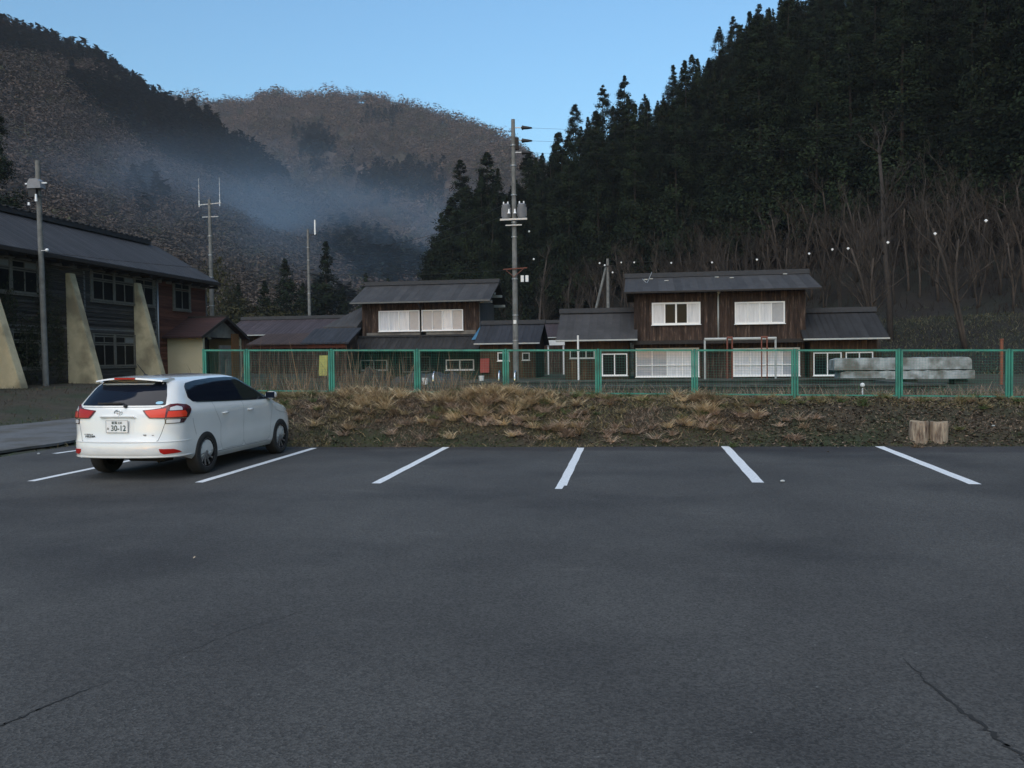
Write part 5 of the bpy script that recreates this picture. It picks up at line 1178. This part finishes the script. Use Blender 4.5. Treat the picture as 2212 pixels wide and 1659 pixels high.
# ------------------------------------------------------------------ cedar hillside
def foot_z(s): return 1.6 + 2.6 * sst(-100, -60, s)
def H(x, y):
    "height of the cedar hill"
    x = np.asarray(x, float); y = np.asarray(y, float)
    u = (x + y - 85) / 1.41421; s = (x - y) / 1.41421
    z = foot_z(s) + .66 * np.clip(u, 0, None) + np.clip(u, 0, 60) * .0016 * np.clip(u, 0, 60)
    z = z - 3 * sst(0, 40, u)
    z = np.where(u < 0, .3 + (foot_z(s) - .3) * sst(-13, 0, u), z)
    v = (x + 30) * -.573 + (y - 115) * .819
    z = z - 1.0 * np.logaddexp(0, (v - 3) / 3.0) * 3.0
    return z + (1.2 * fbm(x * .06, y * .06, 3, 51) + .5 * fbm(x * .3, y * .3, 3, 52)) * sst(-4, 6, u)
def hill_mesh():
    a = np.arange(-80, 190, 2.5); b = np.arange(36, 290, 2.5); X, Y = np.meshgrid(a, b); Z = H(X, Y)
    u = (X + Y - 85) / 1.41421; Z = np.where(u < -12, -1.5, Z)
    n = len(a); V = np.stack([X, Y, np.maximum(Z, -2)], -1).reshape(-1, 3); i = np.arange(len(b) - 1)[:, None] * n + np.arange(n - 1)[None]
    F = np.stack([i, i + 1, i + n + 1, i + n], -1).reshape(-1, 4); keep = (V[F][:, :, 2].max(1) > -.5) & ((V[F][:, :, 0] + V[F][:, :, 1]).max(1) > 85 - 18)
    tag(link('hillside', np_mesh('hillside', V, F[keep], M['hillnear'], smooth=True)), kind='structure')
hill_mesh()

def crown_arr(seed, Ht, R, K, per, size, low=.26, pw=.72, tone=((.022, .031, .017), (.032, .044, .022), (.015, .021, .013), (.038, .048, .026))):
    "leaf sprays in drooping lumps around a cone envelope -> verts, tris, colours (unit: metres, base at z=0)"
    r = np.random.RandomState(seed); t = r.rand(K) ** 1.0; h = low + (1 - low) * t
    env = R * (1 - t) ** pw * r.uniform(.8, 1.12, K) * np.clip(t / .06 + .55, 0, 1) + .03
    az = np.arange(K) * 2.399 + r.rand(K) * .7; rad = env * r.uniform(.55, 1.05, K)
    c = np.stack([np.cos(az) * rad, np.sin(az) * rad, h * Ht - rad * .12], 1); tone = np.array(tone); kt = tone[r.randint(0, len(tone), K)] * r.uniform(.75, 1.3, (K, 1))
    n = K * per; ci = np.repeat(np.arange(K), per); sp = (.17 * env[ci] + .05 + .12 * (1 - t[ci]))[:, None]
    off = r.randn(n, 3) * sp * np.array([1, 1, .8]); P = c[ci] + off
    out = np.stack([np.cos(az[ci]), np.sin(az[ci]), np.full(n, .35)], 1) + r.randn(n, 3) * .55; out /= np.linalg.norm(out, axis=1)[:, None]
    nm_ = off / np.linalg.norm(off, axis=1)[:, None] * .8 + np.stack([np.cos(az[ci]), np.sin(az[ci]), np.full(n, .9)], 1) * .6 + r.randn(n, 3) * .38; nm_ /= np.linalg.norm(nm_, axis=1)[:, None]; sd = np.cross(out, nm_); sd /= np.linalg.norm(sd, axis=1)[:, None]; out = np.cross(nm_, sd); L = (size * r.uniform(.6, 1.4, n) * (.45 + .55 * (1 - t[ci])))[:, None]
    V = np.stack([P - sd * L * .30 - out * L * .4, P + sd * L * .30 - out * L * .4, P + out * L * .7], 1).reshape(-1, 3)
    C = np.repeat(kt[ci] * r.uniform(.8, 1.2, (n, 1)), 3, 0); F = np.arange(n * 3).reshape(-1, 3); return V, F, C
def trunk_mesh(name, Ht, r0, m, seed, lean=.0, limbs=True):
    random.seed(seed); mb = MB(); n = 7; pts = [(lean * t / n * Ht * .1 + random.gauss(0, .03), random.gauss(0, .03), -1.2 + (Ht * .97 + 1.2) * t / n) for t in range(n + 1)]
    mb.path(pts, [r0 * (1 - .93 * t / n) for t in range(n + 1)], n=7)
    if limbs:
        for k in range(16):
            t = random.uniform(.12, .5); a = random.uniform(0, 6.28); L = random.uniform(.5, 1.7); z = Ht * t
            mb.path([(0, 0, z), (math.cos(a) * L * .6, math.sin(a) * L * .6, z - .05), (math.cos(a) * L, math.sin(a) * L, z - .35)], [.035, .022, .008], n=4)
    return mb.mesh(name, m, smooth=True, fix=False)
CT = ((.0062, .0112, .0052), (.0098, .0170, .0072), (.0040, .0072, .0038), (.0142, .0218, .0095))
cedars = []
for k in range(7):
    Ht = (21, 23, 20, 24, 22, 19, 25)[k]; Rr = (3.3, 3.7, 3.2, 3.5, 3.9, 3.0, 3.4)[k]
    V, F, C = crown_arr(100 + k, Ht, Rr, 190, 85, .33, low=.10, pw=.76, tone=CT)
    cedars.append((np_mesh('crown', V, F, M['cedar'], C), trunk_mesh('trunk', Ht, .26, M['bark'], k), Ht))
lod = [crown_arr(200 + k, (21, 23, 20, 24)[k], 3.7, 120, 16, .75, low=.10, pw=.76, tone=CT) for k in range(4)]
def plant(name, meshes, loc, sc, rz, label, cat, group):
    o = bpy.data.objects.new(name, None); COL.objects.link(o); o.location = loc; o.scale = sc; o.rotation_euler = (random.gauss(0, .015), random.gauss(0, .015), rz); o.empty_display_size = .3
    tag(o, label, cat, group)
    for nm, me in zip(('crown', 'trunk'), meshes[:2]):
        c = bpy.data.objects.new(nm, me); COL.objects.link(c); c.parent = o
    return o
random.seed(5); rr = np.random.RandomState(5)
cand = []
for i in range(-50, 66):
    for j in range(0, 40):
        s = i * 3.5 + rr.uniform(-1.5, 1.5); u = 1.5 + j * 3.6 + rr.uniform(-1.5, 1.5)
        s -= 55
        x = (u + s) / 1.41421 + 42.5; y = (u - s) / 1.41421 + 42.5
        v = (x + 30) * -.573 + (y - 115) * .819
        lim = 0 if s < -84 else min(9, (s + 84) * .35)
        if u < lim or v > 5.5 or y < 42: continue
        z = float(H(x, y)); cand.append((x, y, z))
cand = np.array(cand); pix = to_px(cand); dist = np.hypot(cand[:, 0], cand[:, 1]); ptop = to_px(cand + np.array([0, 0, 21]))
ok = (pix[:, 0] > 880) & (pix[:, 0] < 2330) & (pix[:, 1] > -60); cand, pix, dist, ptop = cand[ok], pix[ok], dist[ok], ptop[ok]
order = np.argsort(dist); cand, pix, dist, ptop = cand[order], pix[order], dist[order], ptop[order]
print('cedar candidates', len(cand))
NI = 281; rest = []
SKX = [880, 930, 1000, 1060, 1100, 1130, 1170, 1200, 1245, 1300, 1350, 1400, 1450, 1500, 1545, 1600, 1650, 1700, 2300]
SKY_ = [620, 520, 385, 375, 400, 380, 330, 300, 265, 245, 225, 225, 175, 150, 105, 62, 25, -20, -200]
for i, (x, y, z) in enumerate(cand):
    s = random.uniform(.82, 1.12)
    xs_, ys_ = ptop[i]; lim_z = px(pix[i][0], float(np.interp(pix[i][0], SKX, SKY_)) + random.uniform(0, 14), y).z; hmax = lim_z - z
    s = min(s, hmax / 23.0)
    if s < .3: continue
    if i < NI:
        k = random.randrange(7); nm = 'cedar_tree'
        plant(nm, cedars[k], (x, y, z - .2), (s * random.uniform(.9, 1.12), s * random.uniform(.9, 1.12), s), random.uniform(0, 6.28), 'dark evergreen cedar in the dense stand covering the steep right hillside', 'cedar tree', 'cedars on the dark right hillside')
    else: rest.append((x, y, z, s, random.randrange(4), random.uniform(0, 6.28)))
def merge(name, items, arrs, m, label, cat, tint=None):
    Vs, Fs, Cs = [], [], []; b = 0
    for it in items:
        x, y, z, s, k, a = it[:6]; V, F, C = arrs[k]; ca, sa = math.cos(a), math.sin(a); sz = it[6] if len(it) > 6 else s
        W = np.stack([(V[:, 0] * ca - V[:, 1] * sa) * s + x, (V[:, 0] * sa + V[:, 1] * ca) * s + y, V[:, 2] * sz + z], 1)
        Vs.append(W); Fs.append(F + b); b += len(V); t = it[7] if len(it) > 7 else 1.0; Cs.append(C * t)
    return tag(link(name, np_mesh(name, np.concatenate(Vs), np.concatenate(Fs), m, np.concatenate(Cs))), label, cat, kind='stuff')
if rest: merge('cedar_forest', rest, lod, M['cedar'], 'dark cedar forest rising behind the nearer cedars on the right hill', 'cedar forest')

# skyline cedars standing out against the sky, placed where their tops show
def tree_top(name, meshes, Ht, x, ytop, Y, zb, label, cat, group=None, wid=1.0):
    p = px(x, ytop, Y); s = (p.z - zb) / Ht
    return plant(name, meshes, (p.x, Y, zb), (s * wid, s * wid, s), random.uniform(0, 6.28), label, cat, group)
tops = [(932, 548, 112, 'lowest and leftmost cedar at the very foot of the dark hillside'), (978, 425, 115, 'cedar below and left of the pointed corner cedar'), (1030, 405, 114, 'bushy cedar between the two tall corner cedars'), (1086, 415, 116, 'bushy cedar just left of the tall pole'), (1120, 400, 118, 'cedar directly behind the tall pole'), (955, 460, 116, 'leftmost low cedar at the foot of the dark hillside'), (1006, 343, 117, 'pointed cedar at the left corner of the dark hillside'), (1058, 333, 118, 'second tall pointed cedar from the left corner of the hillside'), (1140, 325, 122, 'cedar top peeping right beside the upper part of the tall pole'),
        (1198, 280, 128, 'slim skyline cedar just right of the insulators of the tall pole'), (1246, 222, 132, 'first tall spire of the cedar skyline'), (1300, 184, 134, 'tall spire of the cedar skyline with a narrow tip'), (1348, 168, 136, 'broad pointed skyline cedar beside the narrow spire'),
        (1448, 140, 140, 'skyline cedar halfway up the ridge'), (1495, 118, 143, 'skyline cedar above the middle of the ridge'), (1547, 60, 146, 'tall skyline cedar in the upper part of the ridge'), (1592, 34, 148, 'second highest visible cedar tip of the skyline'), (1642, 4, 150, 'highest cedar tip of the skyline, at the top edge of the picture'), (1400, 205, 138, 'lower skyline cedar between two taller groups')]
for k, (x, yt, Y, lab) in enumerate(tops):
    p = px(x, yt, Y); zb = float(H(p.x, Y)) - 1; zb = max(zb, p.z - 30) if p.z - zb > 30 else min(zb, p.z - 15)
    tree_top('cedar_tree', cedars[k % 7], cedars[k % 7][2], x, yt, Y, zb, lab, 'cedar tree', 'cedars of the skyline', 1.55 if x < 1150 else 1.2)
# dark cedar behind the school at the left edge
tree_top('cedar_tree', cedars[3], cedars[3][2], -14, 215, 62, .5, 'dark cedar at the left edge behind the school roof', 'cedar tree', None, 1.15)

# ------------------------------------------------------------------ bare trees at the foot of the cedar hill
def bare_tree(seed, Ht, forks=1, spread=.75, bl=1.0):
    random.seed(seed); segs = MB(); tw = []
    def grow(p, d, L, r, lvl):
        n = 4; pts = [p]; dd = d.copy()
        for k in range(n):
            dd = (dd + Vector((random.gauss(0, .10), random.gauss(0, .10), random.gauss(.03, .06))) * (1 + .5 * lvl)).normalized(); pts.append(pts[-1] + dd * L / n)
        if lvl < 3: segs.path(pts, [r * (1 - .55 * k / n) for k in range(n + 1)], n=(7, 5, 4)[lvl])
        else: segs.path(pts, [r * (1 - .7 * k / n) for k in range(n + 1)], n=3)
        if lvl >= 3: return
        nb = (9, 6, 5)[lvl]
        for k in range(nb):
            t = random.uniform(.35 if lvl == 0 else .2, 1.0) if k else 1.0; i = min(n - 1, int(t * n)); q = pts[i].lerp(pts[i + 1], t * n - i if t < 1 else 1)
            a = random.uniform(0, 6.28); e = Vector((math.cos(a), math.sin(a), random.uniform(.25, 1.0))).normalized(); nd = (dd * .55 + e * (spread if lvl == 0 else spread * 1.1)).normalized()
            grow(q, nd, L * random.uniform(.38, .58) * (1.05 if lvl else .9 * bl), max(.010, r * .42 * (1 - .3 * t)), lvl + 1)
    for f in range(forks):
        a = random.uniform(0, 6.28); grow(Vector((0, 0, -.6)), Vector((math.cos(a) * .16 * (forks > 1) + random.gauss(0, .06), math.sin(a) * .16 * (forks > 1), 1)).normalized(), Ht * (.72 - .08 * f), .15 - .03 * f, 0)
    return segs.mesh('branches', M['greybark'], fix=False, smooth=True)
bares = [bare_tree(300 + k, (12, 11, 9, 15, 10, 8)[k], (1, 2, 2, 1, 3, 2)[k], (.6, .5, .55, .7, .5, .6)[k], (.8, .8, .9, .28, .8, .9)[k]) for k in range(6)] + [bare_tree(330 + k, (14, 12, 13, 11)[k], (1, 1, 2, 2)[k], .5, (.34, .42, .4, .5)[k]) for k in range(4)]
random.seed(15); nb = 0
spots = []
for i in range(2500):
    s = random.uniform(-86, 30); u = random.uniform(.5, 16) * (.4 + .6 * min(1, max(0, (s + 86) / 30)))
    x = (u + s) / 1.41421 + 42.5; y = (u - s) / 1.41421 + 42.5
    if y < 44 or any(math.hypot(x - a, y - b) < 1.35 for a, b in spots): continue
    q = to_px(np.array([[x, y, float(H(x, y))]]))[0]
    if q[0] < 1080 or q[0] > 2300 or len(spots) > 235: continue
    spots.append((x, y)); z = float(H(x, y)); t = bpy.data.objects.new('bare_tree', bares[random.choice((0, 1, 2, 4, 5, 6, 6, 6, 7, 7, 7, 8, 8, 8, 9, 9, 9))]); COL.objects.link(t)
    s = random.uniform(.5, .8); t.location = (x, y, z); t.scale = (s, s, s); t.rotation_euler = (random.gauss(0, .06), random.gauss(0, .06), random.uniform(0, 6.28))
    tag(t, 'bare leafless tree with thin grey trunk at the foot of the dark cedar hill', 'bare tree', 'bare trees along the foot of the cedar hill')
for x, yb, Y, s, lab in ((1925, 668, 60, 1.55, 'tallest pale bare trunk right of the larger house, rising into the cedars'), (1905, 672, 58, 1.0, 'pale bare tree leaning against the tallest trunk'), (2090, 672, 55, 1.05, 'pale forked bare tree above the grass slope'), (1162, 690, 92, 1.1, 'straight bare trunk left of the braced pole')):
    p = px(x, yb, Y); t = bpy.data.objects.new('bare_tree', bares[3 if s > 1.06 else 1]); COL.objects.link(t); t.location = (p.x, Y, float(H(p.x, Y))); t.scale = (s, s, s); tag(t, lab, 'bare tree', 'bare trees along the foot of the cedar hill')
# thicket and slope grass
def on_hill(n, s0, s1, u0, u1, seed, dens=None):
    r = np.random.RandomState(seed); s = r.uniform(s0, s1, n); u = r.uniform(u0, u1, n); x = (u + s) / 1.41421 + 42.5; y = (u - s) / 1.41421 + 42.5
    k = (y > 40) & (r.rand(n) < (dens(x, y) if dens else 1)); x, y = x[k], y[k]; return np.stack([x, y, H(x, y)], 1)
P = on_hill(22000, -88, 10, -1, 12, 401, lambda x, y: .25 + .75 * (vn(x * .35, y * .35, 3) > .4)); n = len(P); r = np.random.RandomState(402)
tag(blades('hillside_thicket', P, r.uniform(.2, 1.1, n), r.uniform(.015, .04, n), r.uniform(.05, .7, n), tones(n, [(.016, .009, .007), (.012, .008, .006), (.022, .014, .010), (.010, .008, .006), (.028, .013, .009)], 12), M['blade'], 13, .5), 'reddish brown undergrowth below the bare trees', 'undergrowth', kind='stuff')
P = on_hill(70000, -60, 10, -13, 1, 403); n = len(P); r = np.random.RandomState(404)
tag(blades('slope_grass', P, r.uniform(.08, .32, n), r.uniform(.02, .045, n), r.uniform(.3, .95, n), tones(n, [(.075, .076, .046), (.06, .066, .038), (.11, .10, .062), (.045, .052, .03)], 13), M['blade'], 14, .5), 'dull green grass on the slope right of the larger house', 'grass', kind='stuff')

# ------------------------------------------------------------------ far mountains
def loft(name, crest, foot, n_b, n_t, seed, amp, bulge=.0):
    "crest/foot: lists of (pixel x, pixel y, distance Y); returns height sampler grid"
    cr = np.array([tuple(px(x, y, Y)) for x, y, Y in crest]); ft = np.array([tuple(px(x, 700, Y))[:2] + (z,) for x, Y, z in foot])
    bx = np.linspace(0, 1, n_b); ci = np.linspace(0, 1, len(cr)); C_ = np.stack([np.interp(bx, ci, cr[:, k]) for k in range(3)], 1); fi = np.linspace(0, 1, len(ft)); F_ = np.stack([np.interp(bx, fi, ft[:, k]) for k in range(3)], 1)
    t = np.linspace(0, 1.35, int(n_t * 1.35)); V = np.zeros((len(t), n_b, 3))
    for j, tt in enumerate(t):
        if tt <= 1: V[j] = F_ + (C_ - F_) * tt; V[j, :, 2] = F_[:, 2] + (C_[:, 2] - F_[:, 2]) * (tt ** (1 + bulge))
        else: d = (C_ - F_) * (tt - 1); V[j] = C_ + d; V[j, :, 2] = C_[:, 2] - (C_[:, 2] - F_[:, 2]) * (tt - 1) * 1.3
    w = np.sin(np.clip(t, 0, 1) * np.pi)[:, None] * .9 + .05
    V[:, :, 2] += amp * w * (fbm(V[:, :, 0] / 60, V[:, :, 1] / 110, 4, seed) * 2 + .25 * fbm(V[:, :, 0] / 14, V[:, :, 1] / 18, 3, seed + 7)); 
    i = np.arange(len(t) - 1)[:, None] * n_b + np.arange(n_b - 1)[None]; F = np.stack([i, i + 1, i + n_b + 1, i + n_b], -1).reshape(-1, 4)
    tag(link(name, np_mesh(name, V.reshape(-1, 3), F, M['hill'], smooth=True)), kind='structure'); return V
left = loft('hills', [(-420, -220, 300), (-300, -130, 320), (-180, -50, 335), (-90, 20, 345), (0, 72, 350), (60, 100, 356), (120, 122, 362), (200, 150, 370), (260, 188, 378), (330, 235, 388), (400, 262, 398), (460, 285, 406), (520, 330, 416), (590, 385, 420), (660, 430, 420), (740, 480, 410), (820, 530, 395), (900, 580, 375), (1000, 640, 350), (1100, 690, 330)],
            [(-420, 120, .3), (-200, 130, .3), (100, 150, .4), (400, 170, .5), (700, 190, .6), (1100, 230, .6)], 260, 120, 21, 17)
far = loft('far_hills', [(-300, 330, 800), (0, 310, 820), (150, 285, 840), (330, 240, 860), (390, 228, 870), (440, 236, 880), (500, 246, 885), (535, 244, 890), (565, 226, 895), (600, 222, 900), (650, 226, 900), (700, 222, 900), (735, 220, 900), (800, 222, 900), (850, 238, 905), (900, 252, 905), (950, 264, 905), (1000, 284, 905), (1050, 302, 900), (1100, 322, 900), (1150, 360, 890), (1250, 430, 880), (1400, 520, 860), (1700, 600, 840)],
           [(-300, 430, 8), (1700, 430, 8)], 300, 130, 33, 62)
def tree_far(seed, conifer, n, size, wd=.4):
    r = np.random.RandomState(seed)
    if conifer:
        t = r.rand(n) ** 1.1; rad = .24 * (1 - t) * r.uniform(.6, 1.1, n) + .01; az = r.rand(n) * 6.283; P = np.stack([np.cos(az) * rad, np.sin(az) * rad, .1 + .9 * t], 1)
    else:
        a = r.randn(n, 3); a /= np.linalg.norm(a, axis=1)[:, None]; P = a * r.uniform(.5, 1, (n, 1)) * np.array([.42, .42, .36]) + np.array([0, 0, .62])
    o = P - np.array([0, 0, .5]) + r.randn(n, 3) * .3; o /= np.linalg.norm(o, axis=1)[:, None]; o[:, 2] += .2; nm_ = P - np.array([0, 0, .45]); nm_ /= np.linalg.norm(nm_, axis=1)[:, None]; nm_ = nm_ + np.array([0, 0, .5]) + r.randn(n, 3) * .28; nm_ /= np.linalg.norm(nm_, axis=1)[:, None]; sd = np.cross(r.randn(n, 3), nm_); sd /= np.linalg.norm(sd, axis=1)[:, None]; o = np.cross(nm_, sd); L = size * r.uniform(.6, 1.4, (n, 1))
    V = np.stack([P - sd * L * wd, P + sd * L * wd, P + o * L], 1).reshape(-1, 3); return V, np.arange(n * 3).reshape(-1, 3), np.repeat(r.uniform(.75, 1.25, (n, 1)), 3, 0) * np.ones((1, 3))
con = [tree_far(500 + k, True, 130, .13) for k in range(3)]; dec = [tree_far(510 + k, False, 230, .075, .3) for k in range(4)]; decf = [tree_far(520 + k, False, 100, .095, .35) for k in range(4)]; arrs = con + dec
def inpoly(p, polys):
    for poly in polys:
        c = False; j = len(poly) - 1
        for i in range(len(poly)):
            if (poly[i][1] > p[1]) != (poly[j][1] > p[1]) and p[0] < (poly[j][0] - poly[i][0]) * (p[1] - poly[i][1]) / (poly[j][1] - poly[i][1]) + poly[i][0]: c = not c
            j = i
        if c: return True
    return False
def wood(name, V, count, seed, hgt, polys, crestband, label, tcon, tdec, warm):
    r = np.random.RandomState(seed); nt, nb_, _ = V.shape; items = []
    tj = r.uniform(0, 1.03, count) * (nt - 1) / 1.35; bi = r.uniform(0, nb_ - 1.01, count)
    j = tj.astype(int); i = bi.astype(int); fj = (tj - j)[:, None]; fi = (bi - i)[:, None]
    P = (V[j, i] * (1 - fi) + V[j, i + 1] * fi) * (1 - fj) + (V[j + 1, i] * (1 - fi) + V[j + 1, i + 1] * fi) * fj
    q = to_px(P); nz = vn(P[:, 0] / 28, P[:, 1] / 45, 66); tt = tj / (nt - 1) * 1.35; keep = (q[:, 0] > -120) & (q[:, 0] < 1500)
    res = []
    for k in np.nonzero(keep)[0]:
        pj = q[k] + r.randn(2) * 10
        isc = (inpoly(pj, polys) and (tt[k] < .88 or name == 'left_woodland')) or (crestband and tt[k] > crestband and q[k][0] < 330 and nz[k] > .25) or (nz[k] > .88 and tt[k] < .9)
        h = hgt * r.uniform(.7, 1.25) * (1.15 if isc else 1) * (1.0 + (.75 * r.rand() ** 4 if tt[k] > .94 and name == 'far_woodland' else 0))
        if isc: col = np.array(tcon) * r.uniform(.7, 1.3); kk = r.randint(3)
        else:
            w = vn(P[k, 0] / 40, P[k, 1] / 60, 91); col = np.array(tdec[0]) * w + np.array(tdec[1]) * (1 - w)
            if r.rand() < warm: col = np.array([.060, .060, .032])
            col = col * r.uniform(.85, 1.17); kk = 3 + r.randint(4)
        res.append((P[k, 0], P[k, 1], P[k, 2] - h * .08, h * r.uniform(.8, 1.15), kk, r.uniform(0, 6.28), h, col))
    return merge(name, res, arrs if name == 'left_woodland' else con + decf, M['far'], label, 'woodland')
LP = [[(150, 190), (330, 215), (420, 245), (520, 295), (610, 350), (625, 410), (560, 430), (450, 405), (330, 375), (250, 305), (165, 235)], [(740, 545), (930, 545), (1000, 640), (780, 660), (690, 560)], [(290, 430), (345, 430), (355, 500), (285, 500)]]
wood('left_woodland', left, 7800, 31, 10.5, LP, .90, 'brown leafless woodland with a dark conifer patch covering the left mountain', (.012, .019, .013), [(.112, .082, .070), (.080, .064, .050)], .12)
FP = [[(640, 290), (700, 290), (722, 350), (655, 365)], [(730, 372), (950, 385), (945, 450), (800, 430)], [(785, 258), (840, 255), (860, 275), (800, 278)]]
wood('far_woodland', far, 15000, 32, 13, FP, 0, 'reddish brown woodland covering the distant rounded mountain', (.012, .017, .013), [(.135, .093, .070), (.095, .073, .055)], .14)
# pines of the left skyline, each its own tree
def pine_mesh(seed):
    return crown_arr(seed, 11, 2.6, 60, 14, .75, low=.35, pw=.5, tone=((.011, .014, .011), (.015, .018, .013), (.008, .010, .008)))
pines = []
for k in range(4):
    V, F, C = pine_mesh(600 + k); pines.append((np_mesh('crown', V, F, M['cedar'], C), trunk_mesh('trunk', 10, .2, M['bark'], 60 + k, limbs=False), 11))
random.seed(44)
for k in range(34):
    x = -15 + k * 10.6 + random.uniform(-4, 4); ysk = np.interp(x, [0, 50, 100, 150, 200, 230, 280, 330, 400], [28, 50, 70, 78, 98, 125, 158, 196, 222]) + random.uniform(-6, 8)
    Y = np.interp(x, [-90, 0, 60, 120, 200, 260, 330, 400], [345, 350, 356, 362, 370, 378, 388, 398]) - 2
    p = px(x, ysk, Y); h = random.uniform(11, 17)
    plant('pine_tree', pines[k % 4], (p.x, Y, p.z - h), (h / 11 * 1.35, h / 11 * 1.35, h / 11), random.uniform(0, 6.28), 'dark pine on the crest of the left mountain against the sky', 'pine tree', 'pines along the left skyline')
# conifers in the valley between the school and the smaller house
V, F, C = crown_arr(700, 12, 3.0, 190, 20, .42, low=.08, pw=.85, tone=CT); vc1 = (np_mesh('crown', V, F, M['cedar'], C), trunk_mesh('trunk', 12, .18, M['bark'], 71, limbs=False), 12)
V, F, C = crown_arr(701, 12, 2.1, 170, 20, .40, low=.05, pw=.95, tone=CT); vc2 = (np_mesh('crown', V, F, M['cedar'], C), trunk_mesh('trunk', 12, .18, M['bark'], 72, limbs=False), 12)
V, F, C = crown_arr(702, 5, 3.2, 150, 20, .34, low=.02, pw=.4, tone=((.028, .028, .013), (.036, .035, .016), (.02, .022, .011))); bush = (np_mesh('crown', V, F, M['cedar'], C), trunk_mesh('trunk', 4, .12, M['bark'], 73, limbs=False), 5)
for x, yt, Y, mset, wd, lab in ((620, 558, 98, vc1, 1.0, 'dark conical conifer left of the slender distant pole'), (702, 522, 104, vc2, 1.25, 'tall narrow conifer right of the slender distant pole'), (566, 606, 94, vc1, .9, 'smaller dark conifer left of the two valley conifers'), (513, 610, 92, vc1, .75, 'small conifer beyond the porch roof'),
                             (740, 618, 112, vc1, .8, 'dark conifer just left of the roof of the smaller house'), (792, 590, 122, vc2, 1.1, 'conifer rising behind the roof of the smaller house'), (655, 610, 108, vc1, .9, 'dark conifer directly behind the slender distant pole'), (845, 600, 128, vc1, .8, 'dark conifer behind the middle of the smaller roof')):
    tree_top('conifer', mset, mset[2], x, yt, Y, .4, lab, 'conifer', 'conifers in the valley', wd)
for x, yt, Y, lab in ((520, 648, 74, 'yellowish green bush behind the porch roof'), (585, 662, 72, 'olive bush above the left end of the maroon tiled roof'), (470, 560, 86, 'dark round evergreen behind the end of the school roof'), (640, 672, 75, 'low olive bush left of the slender distant pole')):
    tree_top('bush', bush, bush[2], x, yt, Y, .4, lab, 'bush', None, 1.0 if yt > 600 else .45)

# ------------------------------------------------------------------ drifting smoke and air
def volume(name, mn, mx_, density, colour, node=None, label=None, cat=None, aniso=.0):
    mb = MB(); mb.box(mn[0], mx_[0], mn[1], mx_[1], mn[2], mx_[2]); m = bpy.data.materials.new(name); m.use_nodes = True; n = m.node_tree
    n.nodes.remove(n.nodes['Principled BSDF']); v = n.nodes.new('ShaderNodeVolumePrincipled'); v.inputs['Color'].default_value = (*colour, 1); v.inputs['Density'].default_value = density; v.inputs['Anisotropy'].default_value = aniso
    n.links.new(v.outputs[0], n.nodes['Material Output'].inputs['Volume'])
    if node: node(n, v)
    o = mb.build(name, m); tag(o, label, cat, kind='stuff'); return o
def smoke_node(n, v):
    L = n.links.new; tc = n.nodes.new('ShaderNodeTexCoord')
    g = n.nodes.new('ShaderNodeMapping'); L(tc.outputs['Generated'], g.inputs['Vector']); g.inputs['Location'].default_value = (-1, -1, -1); g.inputs['Scale'].default_value = (2, 2, 2)
    gr = n.nodes.new('ShaderNodeTexGradient'); gr.gradient_type = 'SPHERICAL'; L(g.outputs[0], gr.inputs[0])
    nz = n.nodes.new('ShaderNodeTexNoise'); nz.inputs['Scale'].default_value = .018; nz.inputs['Detail'].default_value = 2; mp = n.nodes.new('ShaderNodeMapping'); mp.inputs['Scale'].default_value = (1, .6, 2.2)
    geo = n.nodes.new('ShaderNodeNewGeometry'); L(geo.outputs['Position'], mp.inputs['Vector']); L(mp.outputs[0], nz.inputs['Vector'])
    mr = n.nodes.new('ShaderNodeMapRange'); mr.inputs[1].default_value = .36; mr.inputs[2].default_value = .66; L(nz.outputs[0], mr.inputs[0])
    ml = n.nodes.new('ShaderNodeMath'); ml.operation = 'MULTIPLY'; L(gr.outputs[0], ml.inputs[0]); L(mr.outputs[0], ml.inputs[1])
    m2 = n.nodes.new('ShaderNodeMath'); m2.operation = 'MULTIPLY'; L(ml.outputs[0], m2.inputs[0]); m2.inputs[1].default_value = v.inputs['Density'].default_value; L(m2.outputs[0], v.inputs['Density'])
HAZE = True
if HAZE:
    volume('haze', (-1600, -1100, -3.2), (1600, 1900, 350), .00022, (.66, .74, .84))
    a = px(700, 470, 330)
    volume('smoke', (a.x - 150, 195, -10), (a.x + 105, 400, 84), .021, (.36, .57, .80), smoke_node, 'blue smoke drifting across the valley before the mountains', 'smoke')
    b = px(90, 430, 230)
    volume('smoke', (b.x - 90, 165, -5), (b.x + 90, 300, 82), .008, (.46, .54, .68), smoke_node, 'faint mist lying before the left mountain above the school roof', 'smoke')
